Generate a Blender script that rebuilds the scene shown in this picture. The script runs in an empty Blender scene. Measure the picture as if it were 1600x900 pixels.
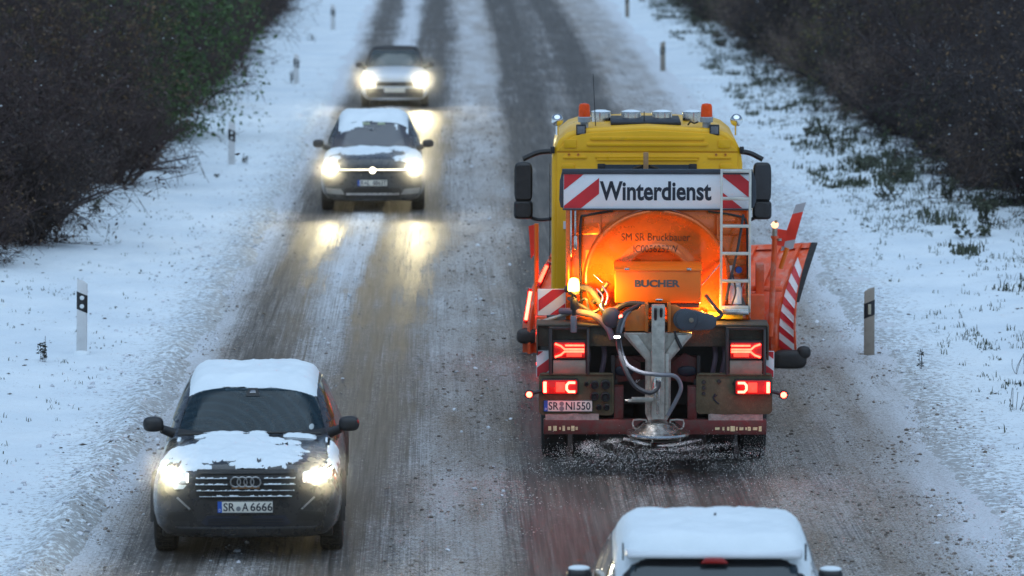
import bpy, bmesh, math, random
import numpy as np
from mathutils import Vector, Matrix
from mathutils.bvhtree import BVHTree

SC = bpy.context.scene
COL = SC.collection
R = math.radians
random.seed(7)
RNG = np.random.default_rng(11)

# ------------------------------------------------------------------ camera, sky, sun, exposure
cam_data = bpy.data.cameras.new('camera')
cam = bpy.data.objects.new('camera', cam_data)
COL.objects.link(cam)
cam.location = (0, 0, 7.0)
cam.rotation_euler = (R(90 - 6.757), 0, R(-1.09))
cam_data.sensor_width = 36
cam_data.lens = 142.43
cam_data.clip_end = 5000
cam_data.dof.use_dof = True
cam_data.dof.focus_distance = 43.5
cam_data.dof.aperture_fstop = 2.2
SC.camera = cam

world = bpy.data.worlds.new('World')
SC.world = world
world.use_nodes = True
wn = world.node_tree
sky = wn.nodes.new('ShaderNodeTexSky')
sky.sky_type = 'NISHITA'
sky.sun_disc = False
sky.sun_elevation = R(76)
sky.sun_rotation = R(180)
sky.air_density = 1.0
sky.dust_density = 0.2
sky.ozone_density = 1.8
wn.nodes['Background'].inputs['Strength'].default_value = 0.055
wn.links.new(sky.outputs['Color'], wn.nodes['Background'].inputs['Color'])

sun_data = bpy.data.lights.new('sun', 'SUN')
sun_data.energy = 1.4
sun_data.angle = R(100)
sun_data.color = (0.63, 0.825, 1.0)
sun = bpy.data.objects.new('sun', sun_data)
COL.objects.link(sun)
sun.rotation_euler = (R(14), 0, 0)

SC.view_settings.view_transform = 'Standard'
SC.view_settings.look = 'None'
SC.view_settings.gamma = 1
SC.view_settings.exposure = 0.72
SC.view_settings.use_curve_mapping = False
SC.cycles.max_bounces = 6
SC.cycles.transparent_max_bounces = 8
SC.cycles.use_denoising = True

# ------------------------------------------------------------------ helpers
def vnoise(x, y, seed=0):
    xi = np.floor(x).astype(np.int64); yi = np.floor(y).astype(np.int64)
    xf = x - xi; yf = y - yi
    def h(a, b):
        n = (a * 374761393 + b * 668265263 + seed * 982451653) & 0xFFFFFFFF
        n = ((n ^ (n >> 13)) * 1274126177) & 0xFFFFFFFF
        n = (n ^ (n >> 16)) & 0xFFFFFFFF
        return n / 4294967295.0
    u = xf * xf * (3 - 2 * xf); v = yf * yf * (3 - 2 * yf)
    return (h(xi, yi) * (1 - u) + h(xi + 1, yi) * u) * (1 - v) + (h(xi, yi + 1) * (1 - u) + h(xi + 1, yi + 1) * u) * v

def fbm(x, y, octaves=4, seed=0):
    s = 0; a = 0.5; t = 0
    for o in range(octaves):
        s = s + a * vnoise(x * 2 ** o, y * 2 ** o, seed + o * 17); t += a; a *= 0.5
    return s / t

def catmull(pts, sub):
    P = [np.array(p, float) for p in pts]
    P = [2 * P[0] - P[1]] + P + [2 * P[-1] - P[-2]]
    out = []
    for i in range(1, len(P) - 2):
        for k in range(sub):
            t = k / sub
            a, b, c, d = P[i - 1], P[i], P[i + 1], P[i + 2]
            out.append(0.5 * (2 * b + (c - a) * t + (2 * a - 5 * b + 4 * c - d) * t * t + (3 * b - a - 3 * c + d) * t ** 3))
    out.append(P[-2])
    return out

class MB:
    """collects shapes for one mesh object"""
    def __init__(self):
        self.v = []; self.f = []
    def add(self, vs, fs):
        n = len(self.v)
        self.v += [tuple(map(float, p)) for p in vs]
        self.f += [tuple(i + n for i in q) for q in fs]
        return self
    def box(self, x0, x1, y0, y1, z0, z1, rot=None):
        vs = [Vector((x, y, z)) for z in (z0, z1) for y in (y0, y1) for x in (x0, x1)]
        if rot is not None:
            c = Vector(((x0 + x1) / 2, (y0 + y1) / 2, (z0 + z1) / 2))
            vs = [c + rot @ (p - c) for p in vs]
        return self.add(vs, [(0, 2, 3, 1), (4, 5, 7, 6), (0, 1, 5, 4), (2, 6, 7, 3), (0, 4, 6, 2), (1, 3, 7, 5)])
    def cyl(self, p0, p1, r0, r1=None, n=12, cap=True):
        r1 = r0 if r1 is None else r1
        p0 = Vector(p0); p1 = Vector(p1); d = (p1 - p0)
        if d.length < 1e-9: return self
        d.normalize()
        a = d.orthogonal().normalized(); b = d.cross(a)
        vs = []
        for p, r in ((p0, r0), (p1, r1)):
            for k in range(n):
                t = 2 * math.pi * k / n
                vs.append(p + (a * math.cos(t) + b * math.sin(t)) * r)
        fs = [(k, (k + 1) % n, n + (k + 1) % n, n + k) for k in range(n)]
        if cap: fs += [tuple(range(n - 1, -1, -1)), tuple(range(n, 2 * n))]
        return self.add(vs, fs)
    def tube(self, pts, r, n=8, sub=5):
        P = [Vector(p) for p in (catmull(pts, sub) if sub > 1 else pts)]
        rs = r if isinstance(r, (list, tuple)) else None
        vs = []; fs = []
        a = None
        for i, p in enumerate(P):
            d = (P[min(i + 1, len(P) - 1)] - P[max(i - 1, 0)]).normalized()
            a = d.orthogonal().normalized() if a is None else (a - d * a.dot(d)).normalized()
            b = d.cross(a)
            rr = r if rs is None else rs[0] + (rs[1] - rs[0]) * i / (len(P) - 1)
            for k in range(n):
                t = 2 * math.pi * k / n
                vs.append(p + (a * math.cos(t) + b * math.sin(t)) * rr)
        for i in range(len(P) - 1):
            for k in range(n):
                k2 = (k + 1) % n
                fs.append((i * n + k, i * n + k2, (i + 1) * n + k2, (i + 1) * n + k))
        fs += [tuple(range(n - 1, -1, -1)), tuple(range((len(P) - 1) * n, len(P) * n))]
        return self.add(vs, fs)
    def lathe(self, prof, c, n=24, axis='z'):
        vs = []; fs = []
        for r, h in prof:
            for k in range(n):
                t = 2 * math.pi * k / n
                a, b = r * math.cos(t), r * math.sin(t)
                p = {'z': (a, b, h), 'y': (a, h, b), 'x': (h, a, b)}[axis]
                vs.append((c[0] + p[0], c[1] + p[1], c[2] + p[2]))
        for i in range(len(prof) - 1):
            for k in range(n):
                k2 = (k + 1) % n
                fs.append((i * n + k, i * n + k2, (i + 1) * n + k2, (i + 1) * n + k))
        fs += [tuple(range(n - 1, -1, -1)), tuple(range((len(prof) - 1) * n, len(prof) * n))]
        return self.add(vs, fs)
    def prism(self, poly, a, b, plane='xz'):
        def put(p, h):
            return {'xz': (p[0], h, p[1]), 'yz': (h, p[0], p[1]), 'xy': (p[0], p[1], h)}[plane]
        n = len(poly)
        vs = [put(p, a) for p in poly] + [put(p, b) for p in poly]
        fs = [tuple(range(n)), tuple(range(2 * n - 1, n - 1, -1))]
        fs += [(k, n + k, n + (k + 1) % n, (k + 1) % n) for k in range(n)]
        return self.add(vs, fs)
    def superell(self, c, s, e=3.0, nu=20, nv=12, rot=None):
        vs = []; fs = []
        pw = lambda t: math.copysign(abs(t) ** (2 / e), t)
        for j in range(nv + 1):
            ph = -math.pi / 2 + math.pi * j / nv
            for i in range(nu):
                th = 2 * math.pi * i / nu
                p = Vector((s[0] * pw(math.cos(ph)) * pw(math.cos(th)), s[1] * pw(math.cos(ph)) * pw(math.sin(th)), s[2] * pw(math.sin(ph))))
                if rot is not None: p = rot @ p
                vs.append(Vector(c) + p)
        for j in range(nv):
            for i in range(nu):
                i2 = (i + 1) % nu
                fs.append((j * nu + i, j * nu + i2, (j + 1) * nu + i2, (j + 1) * nu + i))
        return self.add(vs, fs)
    def mesh(self, name, bevel=0, seg=2):
        me = bpy.data.meshes.new(name)
        me.from_pydata(self.v, [], self.f)
        bm = bmesh.new(); bm.from_mesh(me)
        bmesh.ops.remove_doubles(bm, verts=bm.verts, dist=1e-5)
        bmesh.ops.recalc_face_normals(bm, faces=bm.faces)
        if bevel:
            es = [e for e in bm.edges if len(e.link_faces) == 2 and e.calc_face_angle(0) > 0.5]
            bmesh.ops.bevel(bm, geom=es, offset=bevel, segments=seg, profile=0.5, affect='EDGES', clamp_overlap=True)
        bm.to_mesh(me); bm.free()
        return me
    def build(self, name, mat, parent=None, bevel=0, seg=2, sharp=35):
        me = self.mesh(name, bevel, seg)
        return put(name, me, mat, parent, sharp)

def put(name, me, mat, parent=None, sharp=35):
    if mat is not None: me.materials.append(mat)
    for p in me.polygons: p.use_smooth = True
    if sharp < 180: me.set_sharp_from_angle(angle=R(sharp))
    o = bpy.data.objects.new(name, me)
    COL.objects.link(o)
    if parent is not None: o.parent = parent
    return o

def tag(o, label=None, cat=None, group=None, kind=None):
    if label: o['label'] = label
    if cat: o['category'] = cat
    if group: o['group'] = group
    if kind: o['kind'] = kind
    return o

def empty(name, loc, rz=0, label=None, cat=None, group=None):
    o = bpy.data.objects.new(name, None)
    COL.objects.link(o)
    o.location = loc; o.rotation_euler = (0, 0, rz)
    o.empty_display_size = 0.2
    return tag(o, label, cat, group)

def copy_tree(o, parent=None):
    c = o.copy(); COL.objects.link(c)
    if parent is not None: c.parent = parent
    for ch in list(o.children): copy_tree(ch, c)
    return c

def bvh_of(o):
    me = o.data
    return BVHTree.FromPolygons([v.co[:] for v in me.vertices], [tuple(p.vertices) for p in me.polygons])

def drape(name, bvh, poly, mat, parent, off=0.008, res=0.04, side='front', thick=None, sharp=60):
    """a convex outline laid on a curved body: a small plate that follows the surface"""
    P = [Vector((a, b, 0)) for a, b in poly]
    area = sum(P[i].x * P[(i + 1) % len(P)].y - P[(i + 1) % len(P)].x * P[i].y for i in range(len(P)))
    if area < 0: P.reverse()
    x0, x1 = min(p.x for p in P), max(p.x for p in P); y0, y1 = min(p.y for p in P), max(p.y for p in P)
    nx = max(1, int((x1 - x0) / res)); ny = max(1, int((y1 - y0) / res))
    bm = bmesh.new()
    g = [[bm.verts.new((x0 + (x1 - x0) * i / nx, y0 + (y1 - y0) * j / ny, 0)) for i in range(nx + 1)] for j in range(ny + 1)]
    for j in range(ny):
        for i in range(nx):
            bm.faces.new((g[j][i], g[j][i + 1], g[j + 1][i + 1], g[j + 1][i]))
    for i in range(len(P)):
        a, b = P[i], P[(i + 1) % len(P)]
        d = b - a
        if d.length < 1e-6: continue
        nrm = Vector((d.y, -d.x, 0)).normalized()
        bmesh.ops.bisect_plane(bm, geom=bm.verts[:] + bm.edges[:] + bm.faces[:], plane_co=a, plane_no=nrm, clear_outer=True, dist=1e-5)
    if not bm.faces:
        bm.free(); return None
    bmesh.ops.remove_doubles(bm, verts=bm.verts, dist=1e-4)
    dirs = {'front': Vector((0, 1, 0)), 'right': Vector((-1, 0, 0)), 'left': Vector((1, 0, 0)), 'top': Vector((0, 0, -1))}
    d = dirs[side]
    def world_pt(a, b):
        if side == 'front': return Vector((a, -20, b))
        if side == 'right': return Vector((20, a, b))
        if side == 'left': return Vector((-20, a, b))
        return Vector((a, b, 20))
    back = {}
    for v in bm.verts:
        o = world_pt(v.co.x, v.co.y)
        h = bvh.ray_cast(o, d)
        if h[0] is None:
            q = bvh.find_nearest(o + d * 20)
            pt = q[0] if q[0] is not None else o + d * 20
        else: pt = h[0]
        back[v] = pt
    th = off + 0.012 if thick is None else thick
    bnd = [e for e in bm.edges if len(e.link_faces) == 1]
    ext = bmesh.ops.extrude_edge_only(bm, edges=bnd)
    newv = [x for x in ext['geom'] if isinstance(x, bmesh.types.BMVert)]
    pos = {}
    for v in bm.verts:
        if v in back: pos[v] = back[v] - d * off
    for v in newv:
        best = min(back, key=lambda w: (w.co - v.co).length_squared)
        pos[v] = back[best] - d * (off - th)
    for v, p in pos.items(): v.co = p
    bmesh.ops.recalc_face_normals(bm, faces=bm.faces)
    me = bpy.data.meshes.new(name)
    bm.to_mesh(me); bm.free()
    return put(name, me, mat, parent, sharp)

def snow_cap(name, bvh, xr, yr, mask, mat, parent, thick=0.04, res=0.025, zmin=0.3, direction='top'):
    """a layer of snow lying on a body where mask(x, y) is above zero"""
    nx = int((xr[1] - xr[0]) / res); ny = int((yr[1] - yr[0]) / res)
    idx = {}; vs = []; fs = []
    for j in range(ny + 1):
        for i in range(nx + 1):
            x = xr[0] + (xr[1] - xr[0]) * i / nx; y = yr[0] + (yr[1] - yr[0]) * j / ny
            m = mask(x, y)
            if m <= -0.15: continue
            h = bvh.ray_cast(Vector((x, y, 20)), Vector((0, 0, -1)))
            if h[0] is None or h[0].z < zmin: continue
            t = max(m, 0) ** 0.5 * thick if m > 0 else m * 0.08
            lump = 0.35 + 1.0 * float(fbm(np.array([x * 6.0]), np.array([y * 6.0]), 3, 5)[0]) + 0.35 * float(fbm(np.array([x * 26.0]), np.array([y * 26.0]), 2, 6)[0])
            idx[(i, j)] = len(vs)
            vs.append((x, y, h[0].z + (t * lump if t > 0 else t)))
    for j in range(ny):
        for i in range(nx):
            q = [(i, j), (i + 1, j), (i + 1, j + 1), (i, j + 1)]
            if all(k in idx for k in q): fs.append(tuple(idx[k] for k in q))
    return MB().add(vs, fs).build(name, mat, parent, sharp=180) if fs else None

def text(body, w, h, loc, mat, parent, name='lettering', bold=0.0, extrude=0.002, slant=0):
    cu = bpy.data.curves.new(name, 'FONT')
    cu.body = body; cu.size = 1; cu.align_x = 'CENTER'; cu.align_y = 'CENTER'; cu.offset = bold; cu.resolution_u = 3
    ob = bpy.data.objects.new(name, cu); COL.objects.link(ob)
    bpy.context.view_layer.update()
    dg = bpy.context.evaluated_depsgraph_get()
    me = bpy.data.meshes.new_from_object(ob.evaluated_get(dg))
    bpy.data.objects.remove(ob); bpy.data.curves.remove(cu)
    n = len(me.vertices); co = np.empty(n * 3); me.vertices.foreach_get('co', co); co = co.reshape(-1, 3)
    lo = co.min(0); hi = co.max(0)
    out = np.zeros_like(co)
    out[:, 0] = (co[:, 0] - (lo[0] + hi[0]) / 2) / (hi[0] - lo[0]) * w + loc[0]
    out[:, 1] = loc[1]
    out[:, 2] = (co[:, 1] - (lo[1] + hi[1]) / 2) / (hi[1] - lo[1]) * h + loc[2]
    me.vertices.foreach_set('co', out.reshape(-1)); me.update(); me.name = name
    me.materials.clear()
    bm = bmesh.new(); bm.from_mesh(me)
    r = bmesh.ops.solidify(bm, geom=bm.faces[:], thickness=extrude)
    bm.to_mesh(me); bm.free()
    return put(name, me, mat, parent, 30)

# ------------------------------------------------------------------ materials
def nodes(name):
    m = bpy.data.materials.new(name); m.use_nodes = True
    nt = m.node_tree
    return m, nt, nt.nodes['Principled BSDF']

def N(nt, kind, **kw):
    n = nt.nodes.new('ShaderNode' + kind)
    for k, v in kw.items():
        if k.startswith('i_'): n.inputs[k[2:].replace('_', ' ')].default_value = v
        else: setattr(n, k, v)
    return n

def noise_node(nt, scale, detail=4, rough=0.55, coord='Object', vec=None):
    tc = N(nt, 'TexCoord')
    nz = N(nt, 'TexNoise'); nz.inputs['Scale'].default_value = scale; nz.inputs['Detail'].default_value = detail; nz.inputs['Roughness'].default_value = rough
    nt.links.new(vec if vec is not None else tc.outputs[coord], nz.inputs['Vector'])
    return nz

def ramp(nt, src, a, b, c0=0.0, c1=1.0):
    mr = N(nt, 'MapRange'); mr.inputs['From Min'].default_value = a; mr.inputs['From Max'].default_value = b
    mr.inputs['To Min'].default_value = c0; mr.inputs['To Max'].default_value = c1
    nt.links.new(src, mr.inputs['Value'])
    return mr.outputs['Result']

def mixc(nt, fac, a, b):
    mx = N(nt, 'Mix', data_type='RGBA')
    for sock, val in (('A', a), ('B', b)):
        s = [i for i in mx.inputs if i.name == sock and i.type == 'RGBA'][0]
        if isinstance(val, tuple): s.default_value = (*val, 1)
        else: nt.links.new(val, s)
    f = [i for i in mx.inputs if i.name == 'Factor' and i.type == 'VALUE'][0]
    if isinstance(fac, (int, float)): f.default_value = fac
    else: nt.links.new(fac, f)
    return [o for o in mx.outputs if o.type == 'RGBA'][0]

def mth(nt, op, a, b=None, clamp=False):
    m = N(nt, 'Math', operation=op); m.use_clamp = clamp
    for i, v in enumerate((a, b)):
        if v is None: continue
        if isinstance(v, (int, float)): m.inputs[i].default_value = v
        else: nt.links.new(v, m.inputs[i])
    return m.outputs[0]

def M(name, col, rough=0.5, metal=0.0, var=0.18, vs=6.0, bump=0.0, bs=60.0, dirt=0.0, dcol=(0.16, 0.145, 0.125), ds=14.0, speck=0.0, coat=0.0, spec=0.5):
    m, nt, b = nodes(name)
    nz = noise_node(nt, vs, 5)
    c = mixc(nt, ramp(nt, nz.outputs['Fac'], 0.3, 0.7), tuple(x * (1 - var) for x in col), tuple(min(1, x * (1 + var)) for x in col))
    rg = ramp(nt, noise_node(nt, vs * 2.3, 4).outputs['Fac'], 0.3, 0.7, max(0.02, rough - 0.08), min(1, rough + 0.1))
    if dirt > 0:
        d = noise_node(nt, ds, 8, 0.7)
        f = ramp(nt, d.outputs['Fac'], 0.75 - 0.5 * dirt, 0.95 - 0.35 * dirt)
        c = mixc(nt, f, c, dcol)
        rg = mth(nt, 'ADD', rg, mth(nt, 'MULTIPLY', f, 0.35), clamp=True)
    if speck > 0:
        d = noise_node(nt, 75, 3, 0.8)
        f = ramp(nt, d.outputs['Fac'], 0.74 - 0.2 * speck, 0.80 - 0.2 * speck)
        c = mixc(nt, f, c, (0.45, 0.43, 0.40))
    nt.links.new(c, b.inputs['Base Color'])
    nt.links.new(rg, b.inputs['Roughness'])
    b.inputs['Metallic'].default_value = metal
    b.inputs['Specular IOR Level'].default_value = spec
    if coat: b.inputs['Coat Weight'].default_value = coat; b.inputs['Coat Roughness'].default_value = 0.08
    if bump > 0:
        bn = noise_node(nt, bs, 4, 0.65)
        bp = N(nt, 'Bump'); bp.inputs['Strength'].default_value = bump; bp.inputs['Distance'].default_value = 0.01
        nt.links.new(bn.outputs['Fac'], bp.inputs['Height']); nt.links.new(bp.outputs['Normal'], b.inputs['Normal'])
    return m

def lamp_mat(name, col, strength, base=None):
    m, nt, b = nodes(name)
    b.inputs['Base Color'].default_value = (*(base or col), 1)
    b.inputs['Roughness'].default_value = 0.2
    b.inputs['Emission Color'].default_value = (*col, 1)
    nz = noise_node(nt, 22, 2)
    nt.links.new(ramp(nt, nz.outputs['Fac'], 0.3, 0.7, strength * 0.85, strength * 1.15), b.inputs['Emission Strength'])
    return m

def glass_mat(name, tint, trans, wiper=None):
    m, nt, b = nodes(name)
    spec = 0.28 if wiper else 0.6
    b.inputs['Base Color'].default_value = (*tint, 1)
    if wiper:
        tc = N(nt, 'TexCoord'); mp = N(nt, 'Mapping'); mp.inputs['Location'].default_value = wiper
        nt.links.new(tc.outputs['Object'], mp.inputs['Vector'])
        wv = N(nt, 'TexWave', wave_type='RINGS', rings_direction='SPHERICAL'); wv.inputs['Scale'].default_value = 2.6; wv.inputs['Distortion'].default_value = 1.2; wv.inputs['Detail'].default_value = 3; wv.inputs['Detail Scale'].default_value = 2
        nt.links.new(mp.outputs['Vector'], wv.inputs['Vector'])
        nt.links.new(mixc(nt, ramp(nt, wv.outputs['Fac'], 0.6, 1.0, 0, 0.3), tint, tuple(min(1, t * 2.6 + 0.02) for t in tint)), b.inputs['Base Color'])
    nz = noise_node(nt, 3.5, 5, 0.6)
    nt.links.new(ramp(nt, nz.outputs['Fac'], 0.35, 0.7, 0.04, 0.22), b.inputs['Roughness'])
    b.inputs['IOR'].default_value = 1.6
    b.inputs['Specular IOR Level'].default_value = spec
    tr = N(nt, 'BsdfTransparent'); tr.inputs['Color'].default_value = (0.75, 0.82, 0.85, 1)
    mx = N(nt, 'MixShader')
    sm = noise_node(nt, 2.2, 6, 0.7)
    nt.links.new(ramp(nt, sm.outputs['Fac'], 0.3, 0.7, 1 - trans - 0.1, 1 - trans + 0.12), mx.inputs[0])
    nt.links.new(tr.outputs[0], mx.inputs[1]); nt.links.new(b.outputs[0], mx.inputs[2])
    nt.links.new(mx.outputs[0], nt.nodes['Material Output'].inputs['Surface'])
    return m

MT = {}
MT['yellow'] = M('cab_yellow_paint', (0.86, 0.44, 0.006), 0.35, var=0.08, vs=2.5, dirt=0.3, dcol=(0.30, 0.19, 0.05), ds=5, coat=0.1, spec=0.35)
MT['orange'] = M('orange_metallic', (0.82, 0.145, 0.008), 0.26, metal=0.45, var=0.2, vs=2.2, dirt=0.36, dcol=(0.20, 0.05, 0.012), ds=7, coat=0.8)  # partly metallic orange with red-brown blotches
MT['orange_box'] = M('orange_box_paint', (0.95, 0.17, 0.004), 0.42, var=0.08, vs=3, dirt=0.12, dcol=(0.3, 0.12, 0.05))
MT['orange_dirty'] = M('dirty_orange_paint', (0.55, 0.15, 0.02), 0.5, dirt=0.45, dcol=(0.20, 0.13, 0.08))
MT['plow_red'] = M('plow_orange_red', (0.82, 0.10, 0.02), 0.42, dirt=0.46, dcol=(0.70, 0.46, 0.38), ds=4)
MT['darkred'] = M('dull_dark_red', (0.11, 0.014, 0.012), 0.55, dirt=0.65, dcol=(0.085, 0.065, 0.055), speck=0.3)
MT['red'] = M('reflective_red', (0.55, 0.02, 0.03), 0.4, var=0.08, dirt=0.12)
MT['white'] = M('reflective_white', (0.74, 0.74, 0.74), 0.4, var=0.05, dirt=0.2, dcol=(0.45, 0.43, 0.4))
MT['signwhite'] = M('sign_white', (0.76, 0.77, 0.80), 0.35, var=0.03, dirt=0.1, dcol=(0.5, 0.5, 0.5))
MT['ink'] = M('sign_ink', (0.012, 0.016, 0.03), 0.5)
MT['printbrown'] = M('dark_print', (0.045, 0.010, 0.003), 0.6)
MT['printgrey'] = M('grey_print', (0.09, 0.085, 0.09), 0.5)
MT['black'] = M('black_plastic', (0.014, 0.014, 0.016), 0.45, dirt=0.12, dcol=(0.08, 0.08, 0.08))
MT['rubber'] = M('tyre_rubber', (0.018, 0.018, 0.018), 0.8, bump=0.4, bs=80, dirt=0.4, dcol=(0.10, 0.095, 0.09), speck=0.1)
MT['dark'] = M('grimy_dark_metal', (0.03, 0.027, 0.027), 0.6, dirt=0.4, dcol=(0.07, 0.06, 0.055))
MT['tarp'] = M('dark_blue_tarpaulin', (0.035, 0.045, 0.06), 0.5, bump=0.3, bs=15, speck=0.15)
MT['galv'] = M('galvanised_steel', (0.43, 0.41, 0.365), 0.45, metal=0.5, var=0.2, vs=18, dirt=0.4, dcol=(0.22, 0.195, 0.16))
MT['steel'] = M('stainless_steel', (0.62, 0.60, 0.58), 0.22, metal=1.0, dirt=0.2, dcol=(0.3, 0.28, 0.25))
MT['chrome'] = M('chrome', (0.8, 0.8, 0.8), 0.08, metal=1.0, var=0.04)
MT['rusty'] = M('rusty_post', (0.36, 0.20, 0.09), 0.6, dirt=0.5, dcol=(0.18, 0.08, 0.04))
MT['grit'] = M('gritty_panel', (0.065, 0.055, 0.04), 0.75, bump=0.7, bs=70, dirt=0.45, dcol=(0.14, 0.12, 0.085), ds=22, speck=0.25)
MT['olive'] = M('salt_crusted_panel', (0.095, 0.078, 0.042), 0.75, bump=0.5, bs=60, dirt=0.5, dcol=(0.17, 0.14, 0.085), ds=18, speck=0.25)
MT['palecover'] = M('pale_dirty_cover', (0.22, 0.185, 0.14), 0.5, dirt=0.45, dcol=(0.16, 0.13, 0.1), ds=9)
MT['hose'] = M('black_hose', (0.03, 0.03, 0.035), 0.4, var=0.2)
MT['hosegrey'] = M('grey_hose', (0.17, 0.17, 0.19), 0.4)
MT['hosepurple'] = M('mauve_hose', (0.14, 0.10, 0.13), 0.45)
MT['motor'] = M('motor_grey', (0.05, 0.06, 0.075), 0.6, speck=0.3)
MT['ladder'] = M('aluminium_ladder', (0.66, 0.64, 0.58), 0.35, metal=0.7, dirt=0.3, dcol=(0.35, 0.3, 0.22))
MT['amberoff'] = M('amber_beacon_unlit', (0.92, 0.075, 0.002), 0.3, var=0.2, vs=14, spec=0.3)
MT['mirrorglass'] = M('mirror_glass', (0.10, 0.10, 0.105), 0.04, metal=1.0, var=0.05)
MT['darkglass'] = glass_mat('dark_window_glass', (0.012, 0.016, 0.02), 0.0)
MT['redlens'] = M('red_lamp_lens', (0.35, 0.008, 0.008), 0.15, coat=0.5)
MT['plateY'] = M('number_plate', (0.76, 0.73, 0.64), 0.4, var=0.05, dirt=0.15, dcol=(0.4, 0.36, 0.28))
MT['plateB'] = M('number_plate_blue', (0.02, 0.10, 0.45), 0.4)
MT['greyseal'] = M('plate_seal', (0.20, 0.21, 0.22), 0.5)
MT['tail'] = lamp_mat('tail_light_red', (1.0, 0.035, 0.018), 10)
MT['tailsoft'] = lamp_mat('tail_light_pink', (1.0, 0.07, 0.04), 0.7)
MT['tailstrong'] = lamp_mat('brake_light_red', (1.0, 0.05, 0.03), 14)
MT['redlit'] = lamp_mat('red_lamp_lens_lit', (1.0, 0.012, 0.01), 0.11, (0.35, 0.008, 0.008))
MT['amber'] = lamp_mat('amber_beacon_lit', (1.0, 0.42, 0.03), 26)
MT['led'] = lamp_mat('white_work_light', (0.95, 0.97, 1.0), 9)
MT['head'] = lamp_mat('headlight_lens', (1.0, 0.92, 0.70), 160)
MT['drl'] = lamp_mat('light_strip', (1.0, 0.9, 0.66), 3)

def snow_mat():
    m, nt, b = nodes('fresh_snow')
    nz = noise_node(nt, 3, 6)
    c = mixc(nt, ramp(nt, nz.outputs['Fac'], 0.3, 0.7), (0.77, 0.83, 0.86), (0.86, 0.91, 0.93))
    nt.links.new(c, b.inputs['Base Color'])
    b.inputs['Roughness'].default_value = 0.65
    bn = noise_node(nt, 40, 6, 0.7)
    bp = N(nt, 'Bump'); bp.inputs['Strength'].default_value = 0.45; bp.inputs['Distance'].default_value = 0.012
    nt.links.new(bn.outputs['Fac'], bp.inputs['Height']); nt.links.new(bp.outputs['Normal'], b.inputs['Normal'])
    return m
MT['snow'] = snow_mat()

# ------------------------------------------------------------------ the setting: snow field and road
def cshift(Y):
    """how far the road bends to the side at distance Y"""
    Y = np.asarray(Y, float)
    return np.where(Y > 38, 1.1 * (1 - np.exp(-(np.maximum(Y, 38) - 38) / 40)), (Y - 38) * 0.0275)

def grid_mesh(name, xs, ys, zf, uvf=None, attrs=None):
    X, Y = np.meshgrid(xs, ys)
    if uvf is not None: X = uvf(X, Y)
    Z = zf(X, Y)
    nx, ny = len(xs), len(ys)
    co = np.stack([X, Y, Z], -1).reshape(-1, 3)
    i = np.arange(nx - 1); j = np.arange(ny - 1)
    I, J = np.meshgrid(i, j)
    a = (J * nx + I).reshape(-1)
    quads = np.stack([a, a + 1, a + nx + 1, a + nx], -1)
    me = bpy.data.meshes.new(name)
    me.vertices.add(len(co)); me.vertices.foreach_set('co', co.reshape(-1))
    me.loops.add(quads.size); me.loops.foreach_set('vertex_index', quads.reshape(-1).astype(np.int32))
    me.polygons.add(len(quads)); me.polygons.foreach_set('loop_start', (np.arange(len(quads)) * 4).astype(np.int32))
    me.update(calc_edges=True)
    for k, fn in (attrs or {}).items():
        at = me.attributes.new(k, 'FLOAT', 'POINT')
        at.data.foreach_set('value', np.ascontiguousarray(fn(X, Y).reshape(-1), dtype=np.float32))
    return me

def steps(*segs):
    out = [segs[0][0]]
    for a, b, d in segs:
        n = max(1, int(round((b - a) / d)))
        out += list(a + (b - a) * (np.arange(n) + 1) / n)
    return np.array(out)

EL, ER = -3.35, 5.25          # road edges, measured from the bend line
def edge_wobble(Y, s): return (fbm(Y * 0.35, Y * 0 + s, 4, s) - 0.5) * 0.5

def ground_z(X, Y):
    u = X - cshift(Y)
    d = np.maximum(EL + edge_wobble(Y, 3) - u, u - ER - edge_wobble(Y, 9))       # metres outside the road edge
    base = np.clip(d / 0.35, -1, 1)
    z = np.where(d > 0, 0.05 * np.minimum(1, base * 1.5), -0.08 * np.minimum(1, -base))
    ridge = np.exp(-((u - EL + 0.28 + 0.25 * (fbm(Y * 0.6, Y * 0, 3, 13) - 0.5)) / 0.24) ** 2) * 0.16 * np.clip(fbm(Y * 0.8, u * 0.7, 4, 15) * 2 - 0.55, 0, 1) * np.clip((70 - Y) / 20, 0.25, 1)
    rough = (fbm(X * 1.3, Y * 0.9, 4, 21) - 0.5) * 0.10 + (fbm(X * 7, Y * 4, 3, 31) - 0.5) * 0.045
    near = np.clip(1 - np.abs(Y - 90) / 150, 0, 1)
    far_l = np.clip((-u - 4.6) / 10, 0, 1) * 0.5
    far_r = np.clip((u - 6.2) / 12, 0, 1) * 0.55
    return z + np.where(d > -0.1, ridge + rough * near * np.clip(d * 1.4 + 0.4, 0, 1) + far_l + far_r, 0)

def ground_dirt(X, Y):
    u = X - cshift(Y)
    d = np.maximum(EL - u, u - ER)
    return np.clip(1 - d / np.where(u > 0, 1.7, 1.4), 0, 1) * np.clip(1.25 - (Y - 40) / 90, 0.35, 1)

xs = steps((-900, -60, 60), (-60, -18, 4), (-18, -9, 0.3), (-9, -2.2, 0.055), (-2.2, 4.6, 0.4), (4.6, 11, 0.06), (11, 24, 0.3), (24, 60, 4), (60, 900, 60))
ys = steps((-300, 20, 20), (20, 34, 1), (34, 64, 0.075), (64, 100, 0.14), (100, 155, 0.3), (155, 200, 3), (200, 1600, 100))
gme = grid_mesh('ground', xs, ys, ground_z, None, {'dirt': ground_dirt})

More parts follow.
